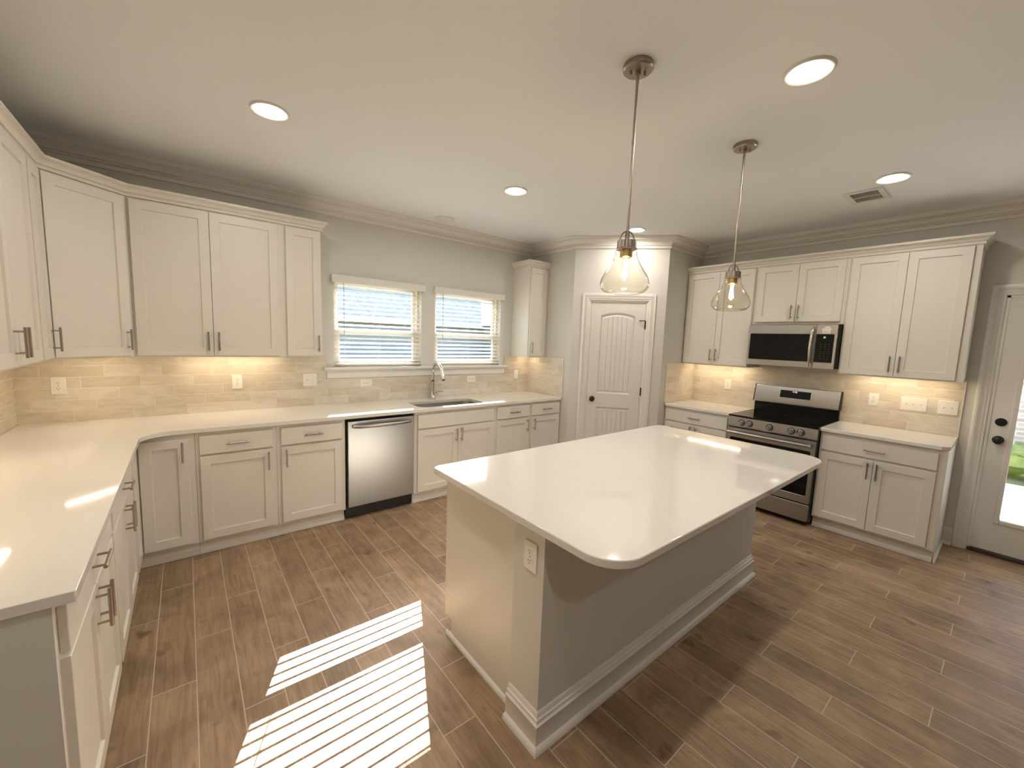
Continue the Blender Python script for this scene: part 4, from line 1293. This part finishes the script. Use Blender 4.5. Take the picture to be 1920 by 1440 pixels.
def pendant_proto(label, loc):
    r = thing('pendant_light', label, 'pendant lamp', loc, 0, 'glass pendant lamps over the island')
    z = lambda a: a - H          # heights are given above the floor
    m = M().lathe([(0.061, z(H)), (0.063, z(H) - 0.004), (0.063, z(H) - 0.020), (0.058, z(H) - 0.025), (0.012, z(H) - 0.026), (0.011, z(H) - 0.042), (0, z(H) - 0.042)], (0, 0, 0), 40)
    cn = obj('canopy', m, MAT_NICKEL, r)
    for q in (-1, 1):
        obj('screw_cap', M().lathe([(0.0055, 0), (0.0055, -0.012), (0.003, -0.016), (0, -0.016)], (0.030 * q * 0.8, -0.030 * q * 0.6, z(H) - 0.025), 12), MAT_NICKEL, cn)
    m = M().tube([(0, 0, z(2.72)), (0, 0, z(2.070))], 0.0058, 12)
    for zz in (2.705, 2.46, 2.20):
        m.tube([(0, 0, z(zz)), (0, 0, z(zz - 0.02))], 0.0072, 12)
    obj('rod', m, MAT_NICKEL, r)
    pts = []
    for i in range(15):
        a = PI * i / 14
        pts.append((0.033 * math.cos(a) * 0.85, 0.033 * math.cos(a) * -0.53, z(2.034) + 0.044 * math.sin(a)))
    m = M().tube(pts, 0.0035, 8).tube([(0, 0, z(2.076)), (0, 0, z(2.034))], 0.0092, 14).lathe([(0.0105, z(2.062)), (0.0105, z(2.056))], (0, 0, 0), 14)
    obj('yoke', m, MAT_NICKEL, r)
    # ribbed cap
    m = M()
    n = 72
    rows = []
    for zz, rad_ in ((2.037, 0.036), (2.036, 0.0415), (2.006, 0.0425), (2.004, 0.0445), (1.999, 0.0445), (1.998, 0.030)):
        row = []
        for i in range(n):
            a = 2 * PI * i / n
            rr_ = rad_ - (0.0022 if (i // 3) % 2 and 2.005 < zz < 2.0365 else 0)
            row.append(m.v((rr_ * math.cos(a), rr_ * math.sin(a), z(zz))))
        rows.append(row)
    for A, B_ in zip(rows, rows[1:]):
        for i in range(n):
            m.f([A[i], A[(i + 1) % n], B_[(i + 1) % n], B_[i]])
    m.f(rows[0]); m.f(rows[-1])
    obj('cap', m, MAT_NICKEL, r)
    part_label(obj('socket', M().lathe([(0.0255, z(2.000)), (0.0265, z(1.994)), (0.0265, z(1.966)), (0.022, z(1.964)), (0, z(1.964))], (0, 0, 0), 28), MAT_BRASS, r), 'brass socket')
    pr_ = [(0.012, 1.966), (0.0135, 1.955), (0.0155, 1.938), (0.0165, 1.915), (0.0155, 1.892), (0.011, 1.874), (0.005, 1.867), (0.0, 1.866)]
    bl = part_label(obj('bulb', M().lathe([(q, z(h)) for q, h in pr_], (0, 0, 0), 24, cap=False), MAT_BULB, r), 'clear tubular bulb')
    m = M()
    for i in range(6):
        a = 2 * PI * i / 6
        m.tube([(0.0045 * math.cos(a), 0.0045 * math.sin(a), z(1.952)), (0.0095 * math.cos(a), 0.0095 * math.sin(a), z(1.884))], 0.0028, 6)
    part_label(obj('filament', m, MAT_FIL, bl), 'glowing filament')
    pr_ = [(0.0420, 2.000), (0.0465, 1.999), (0.0490, 1.990), (0.0475, 1.980), (0.0530, 1.962), (0.0610, 1.943), (0.0720, 1.924), (0.0860, 1.902), (0.0970, 1.884), (0.1040, 1.868), (0.1075, 1.852), (0.1060, 1.838), (0.0990, 1.824), (0.0860, 1.813), (0.0700, 1.807)]
    # smooth the turned outline
    sm = []
    for i in range(len(pr_) - 1):
        p0, p1, p2, p3 = pr_[max(i - 1, 0)], pr_[i], pr_[i + 1], pr_[min(i + 2, len(pr_) - 1)]
        for t in (0, 0.34, 0.67):
            f_ = lambda k: 0.5 * (2 * p1[k] + (p2[k] - p0[k]) * t + (2 * p0[k] - 5 * p1[k] + 4 * p2[k] - p3[k]) * t * t + (3 * p1[k] - p0[k] - 3 * p2[k] + p3[k]) * t ** 3)
            sm.append((f_(0), f_(1)))
    sm.append(pr_[-1])
    prof = [(q, z(h)) for q, h in sm]
    innr = [(q - 0.0025, z(h) + (0.001 if h < 1.83 else 0)) for q, h in reversed(sm)]
    m = M().lathe(prof + innr + [prof[0]], (0, 0, 0), 64, cap=False)
    part_label(obj('glass_shade', m, MAT_SHADE, r), 'clear teardrop glass shade')
    return r
p0 = pendant_proto('nearer pendant lamp with a clear teardrop glass shade over the island', (2.430, -2.890, H))
dup(p0, (3.474, -2.904, H), None, 'farther pendant lamp with a clear teardrop glass shade, before the range')

# ------------------------------------------------------------------ under-cabinet light bars
def strip_light(label, T, length, puck=False):
    r = thing('under_cabinet_light', label, 'light bar', (0, 0, 0), 0, 'warm light bars under the upper cabinets')
    r.matrix_world = T
    obj('housing', M().box((-length / 2, -0.017, -0.010), (length / 2, 0.017, 0)), MAT_PLASTIC, r)
    part_label(obj('diffuser', M().box((-length / 2 + 0.006, -0.013, -0.0125), (length / 2 - 0.006, 0.013, -0.010)), MAT_STRIP, r), 'glowing strip')
    return r
zs = ZU + 0.0215
strip_light('light bar under the wide two door cabinet left of the windows', TR((1.175, -0.140, zs), 0), 0.62)
strip_light('light bar under the diagonal corner cabinet', TR((0.375, -0.255, zs), dang), 0.33)
strip_light('light bar under the middle two door cabinet on the left wall', TR((0.140, -1.265, zs), PI / 2), 0.62)
strip_light('light bar under the upper cabinets on the left wall nearest the viewer', TR((0.140, -2.10, zs), PI / 2), 0.60)
strip_light('short light bar under the small lone upper cabinet', TR((4.255, -0.140, zs), 0), 0.18)
strip_light('light bar under the cabinet between pantry corner and range', TR((W - 0.140, -1.880, zs), -PI / 2), 0.62)
strip_light('light bar under the cabinet between range and glazed door', TR((W - 0.140, -3.400, zs), -PI / 2), 0.62)

# ------------------------------------------------------------------ outside
tag(obj('ground', M().box((-40, 0.17, -0.45), (70, 70, -0.25)).box((W + 0.15, -30, -0.45), (70, 0.17, -0.25)), MAT_GRASS, kind='structure'), 'sunlit lawn outside the windows and door', 'lawn')
tag(obj('patio', M().box((W + 0.15, -9.0, -0.25), (9.42, -0.2, -0.10)), MAT_CONC, kind='structure'), 'pale concrete patio outside the glazed door', 'patio')
tag(obj('porch_roof', M().box((W + 0.15, -9.0, 2.66), (8.95, -2.0, 2.86)), MAT_SIDING, kind='structure'), 'porch roof shading the patio outside the glazed door', 'roof')
# brick wing of the same house beyond the patio
tag(obj('brick_wall', M().box((11.6, -9.5, -0.25), (12.0, -0.5, 3.4)), MAT_BRICK, kind='structure'), 'brick wall beyond the patio, seen through the glazed door', 'wall')
for i in range(7):
    m = M()
    cy = -1.4 - i * 0.92
    for k in range(70):
        a, b_ = random.random() * 2 * PI, random.random()
        rr_ = 0.42 * math.sqrt(random.random())
        px, py, pz = 10.95 + rr_ * math.cos(a), cy + rr_ * math.sin(a), -0.25 + 0.06 + b_ * 0.52 * (1 - (rr_ / 0.5) ** 2)
        s_ = 0.09
        u = Vector((random.uniform(-1, 1), random.uniform(-1, 1), random.uniform(-0.4, 1))).normalized() * s_
        v_ = u.cross(Vector((random.uniform(-1, 1), random.uniform(-1, 1), random.uniform(-1, 1)))).normalized() * s_ * 0.6
        p = Vector((px, py, pz))
        m.f([m.v(p - u), m.v(p + v_), m.v(p + u), m.v(p - v_)])
    m.lathe([(0.22, -0.25), (0.40, -0.05), (0.36, 0.10), (0.15, 0.22), (0, 0.24)], (10.95, cy, 0), 12)
    tag(obj('shrub', m, MAT_LEAF), 'low green shrub in the row against the brick wall outside', 'shrub', 'shrubs along the brick wall outside')

nh = thing('neighbouring_house', 'low grey brick house with a big shingle roof across the lawn', 'house', (20, 27, -0.25), 0)
hx, hy, hz = 20.0, 27.0, -0.25
obj('wall', M().box((-13, 0, 0), (16, 8, 2.95)).box((2.2, -3.0, 0), (7.6, 0, 2.95)), MAT_BRICK2, nh)
m = M()
def roof(m, x0, x1, y0, y1, z0, z1, hip):
    ym = (y0 + y1) / 2
    A = [m.v(p) for p in ((x0, y0, z0), (x1, y0, z0), (x1, y1, z0), (x0, y1, z0))]
    R0, R1 = m.v((x0 + hip, ym, z1)), m.v((x1 - hip, ym, z1))
    m.f([A[0], A[1], R1, R0]); m.f([A[1], A[2], R1]); m.f([A[2], A[3], R0, R1]); m.f([A[3], A[0], R0]); m.f(A[::-1])
roof(m, -13.5, 16.5, -0.5, 8.5, 2.95, 6.1, 4.0)
ym = 4.9
V = [m.v(p) for p in ((1.8, -3.5, 2.95), (8.0, -3.5, 2.95), (4.9, -3.5, 6.4), (1.8, 4, 2.95), (8.0, 4, 2.95), (4.9, 4, 6.4))]
m.f([V[0], V[2], V[5], V[3]]); m.f([V[1], V[4], V[5], V[2]]); m.f([V[0], V[1], V[2]])
obj('roof', m, MAT_ROOF, nh)
m = M().box((-13.6, -0.62, 2.72), (1.8, -0.5, 2.98)).box((8.0, -0.62, 2.72), (16.6, -0.5, 2.98)).box((1.7, -3.62, 2.72), (8.1, -3.5, 2.98))
part_label(obj('fascia', m, MAT_SIDING, nh), 'white eaves board')

def bare_tree(x, y, h, label, seed):
    rnd = random.Random(seed)
    r = thing('bare_tree', label, 'tree', (x, y, -0.27), 0, 'bare trees behind the neighbouring house')
    m = M()
    def grow(p, d, ln, rad_, lv):
        q = p + d * ln
        mid = p + d * ln * 0.5 + Vector((rnd.uniform(-1, 1), rnd.uniform(-1, 1), 0)) * ln * 0.05
        m.tube([p, mid, q], [rad_, rad_ * 0.85, rad_ * 0.68], 5 if lv < 2 else 4, cap=False)
        if lv == 0: return
        for _ in range(3 if lv > 1 else 4):
            nd = (d + Vector((rnd.uniform(-0.75, 0.75), rnd.uniform(-0.75, 0.75), rnd.uniform(-0.1, 0.5)))).normalized()
            grow(p + d * ln * rnd.uniform(0.55, 1.0), nd, ln * rnd.uniform(0.55, 0.75), rad_ * 0.6, lv - 1)
    grow(Vector((0, 0, 0)), Vector((0, 0, 1)), h * 0.36, 0.17, 4)
    obj('branches', m, MAT_BARK, r)
for i, (x, y, h) in enumerate(((9.5, 41, 10), (16.0, 42, 11), (22.5, 41, 10), (29.0, 44, 11), (3.0, 42, 10))):
    bare_tree(x, y, h, ['leafless tree behind the house roof, near the left edge of the left window', 'leafless tree behind the house roof, left of centre in the left window', 'leafless tree behind the house roof, right of centre in the left window', 'leafless tree behind the house roof, by the right edge of the left window', 'leafless tree farthest left behind the house roof'][i], 11 + i)
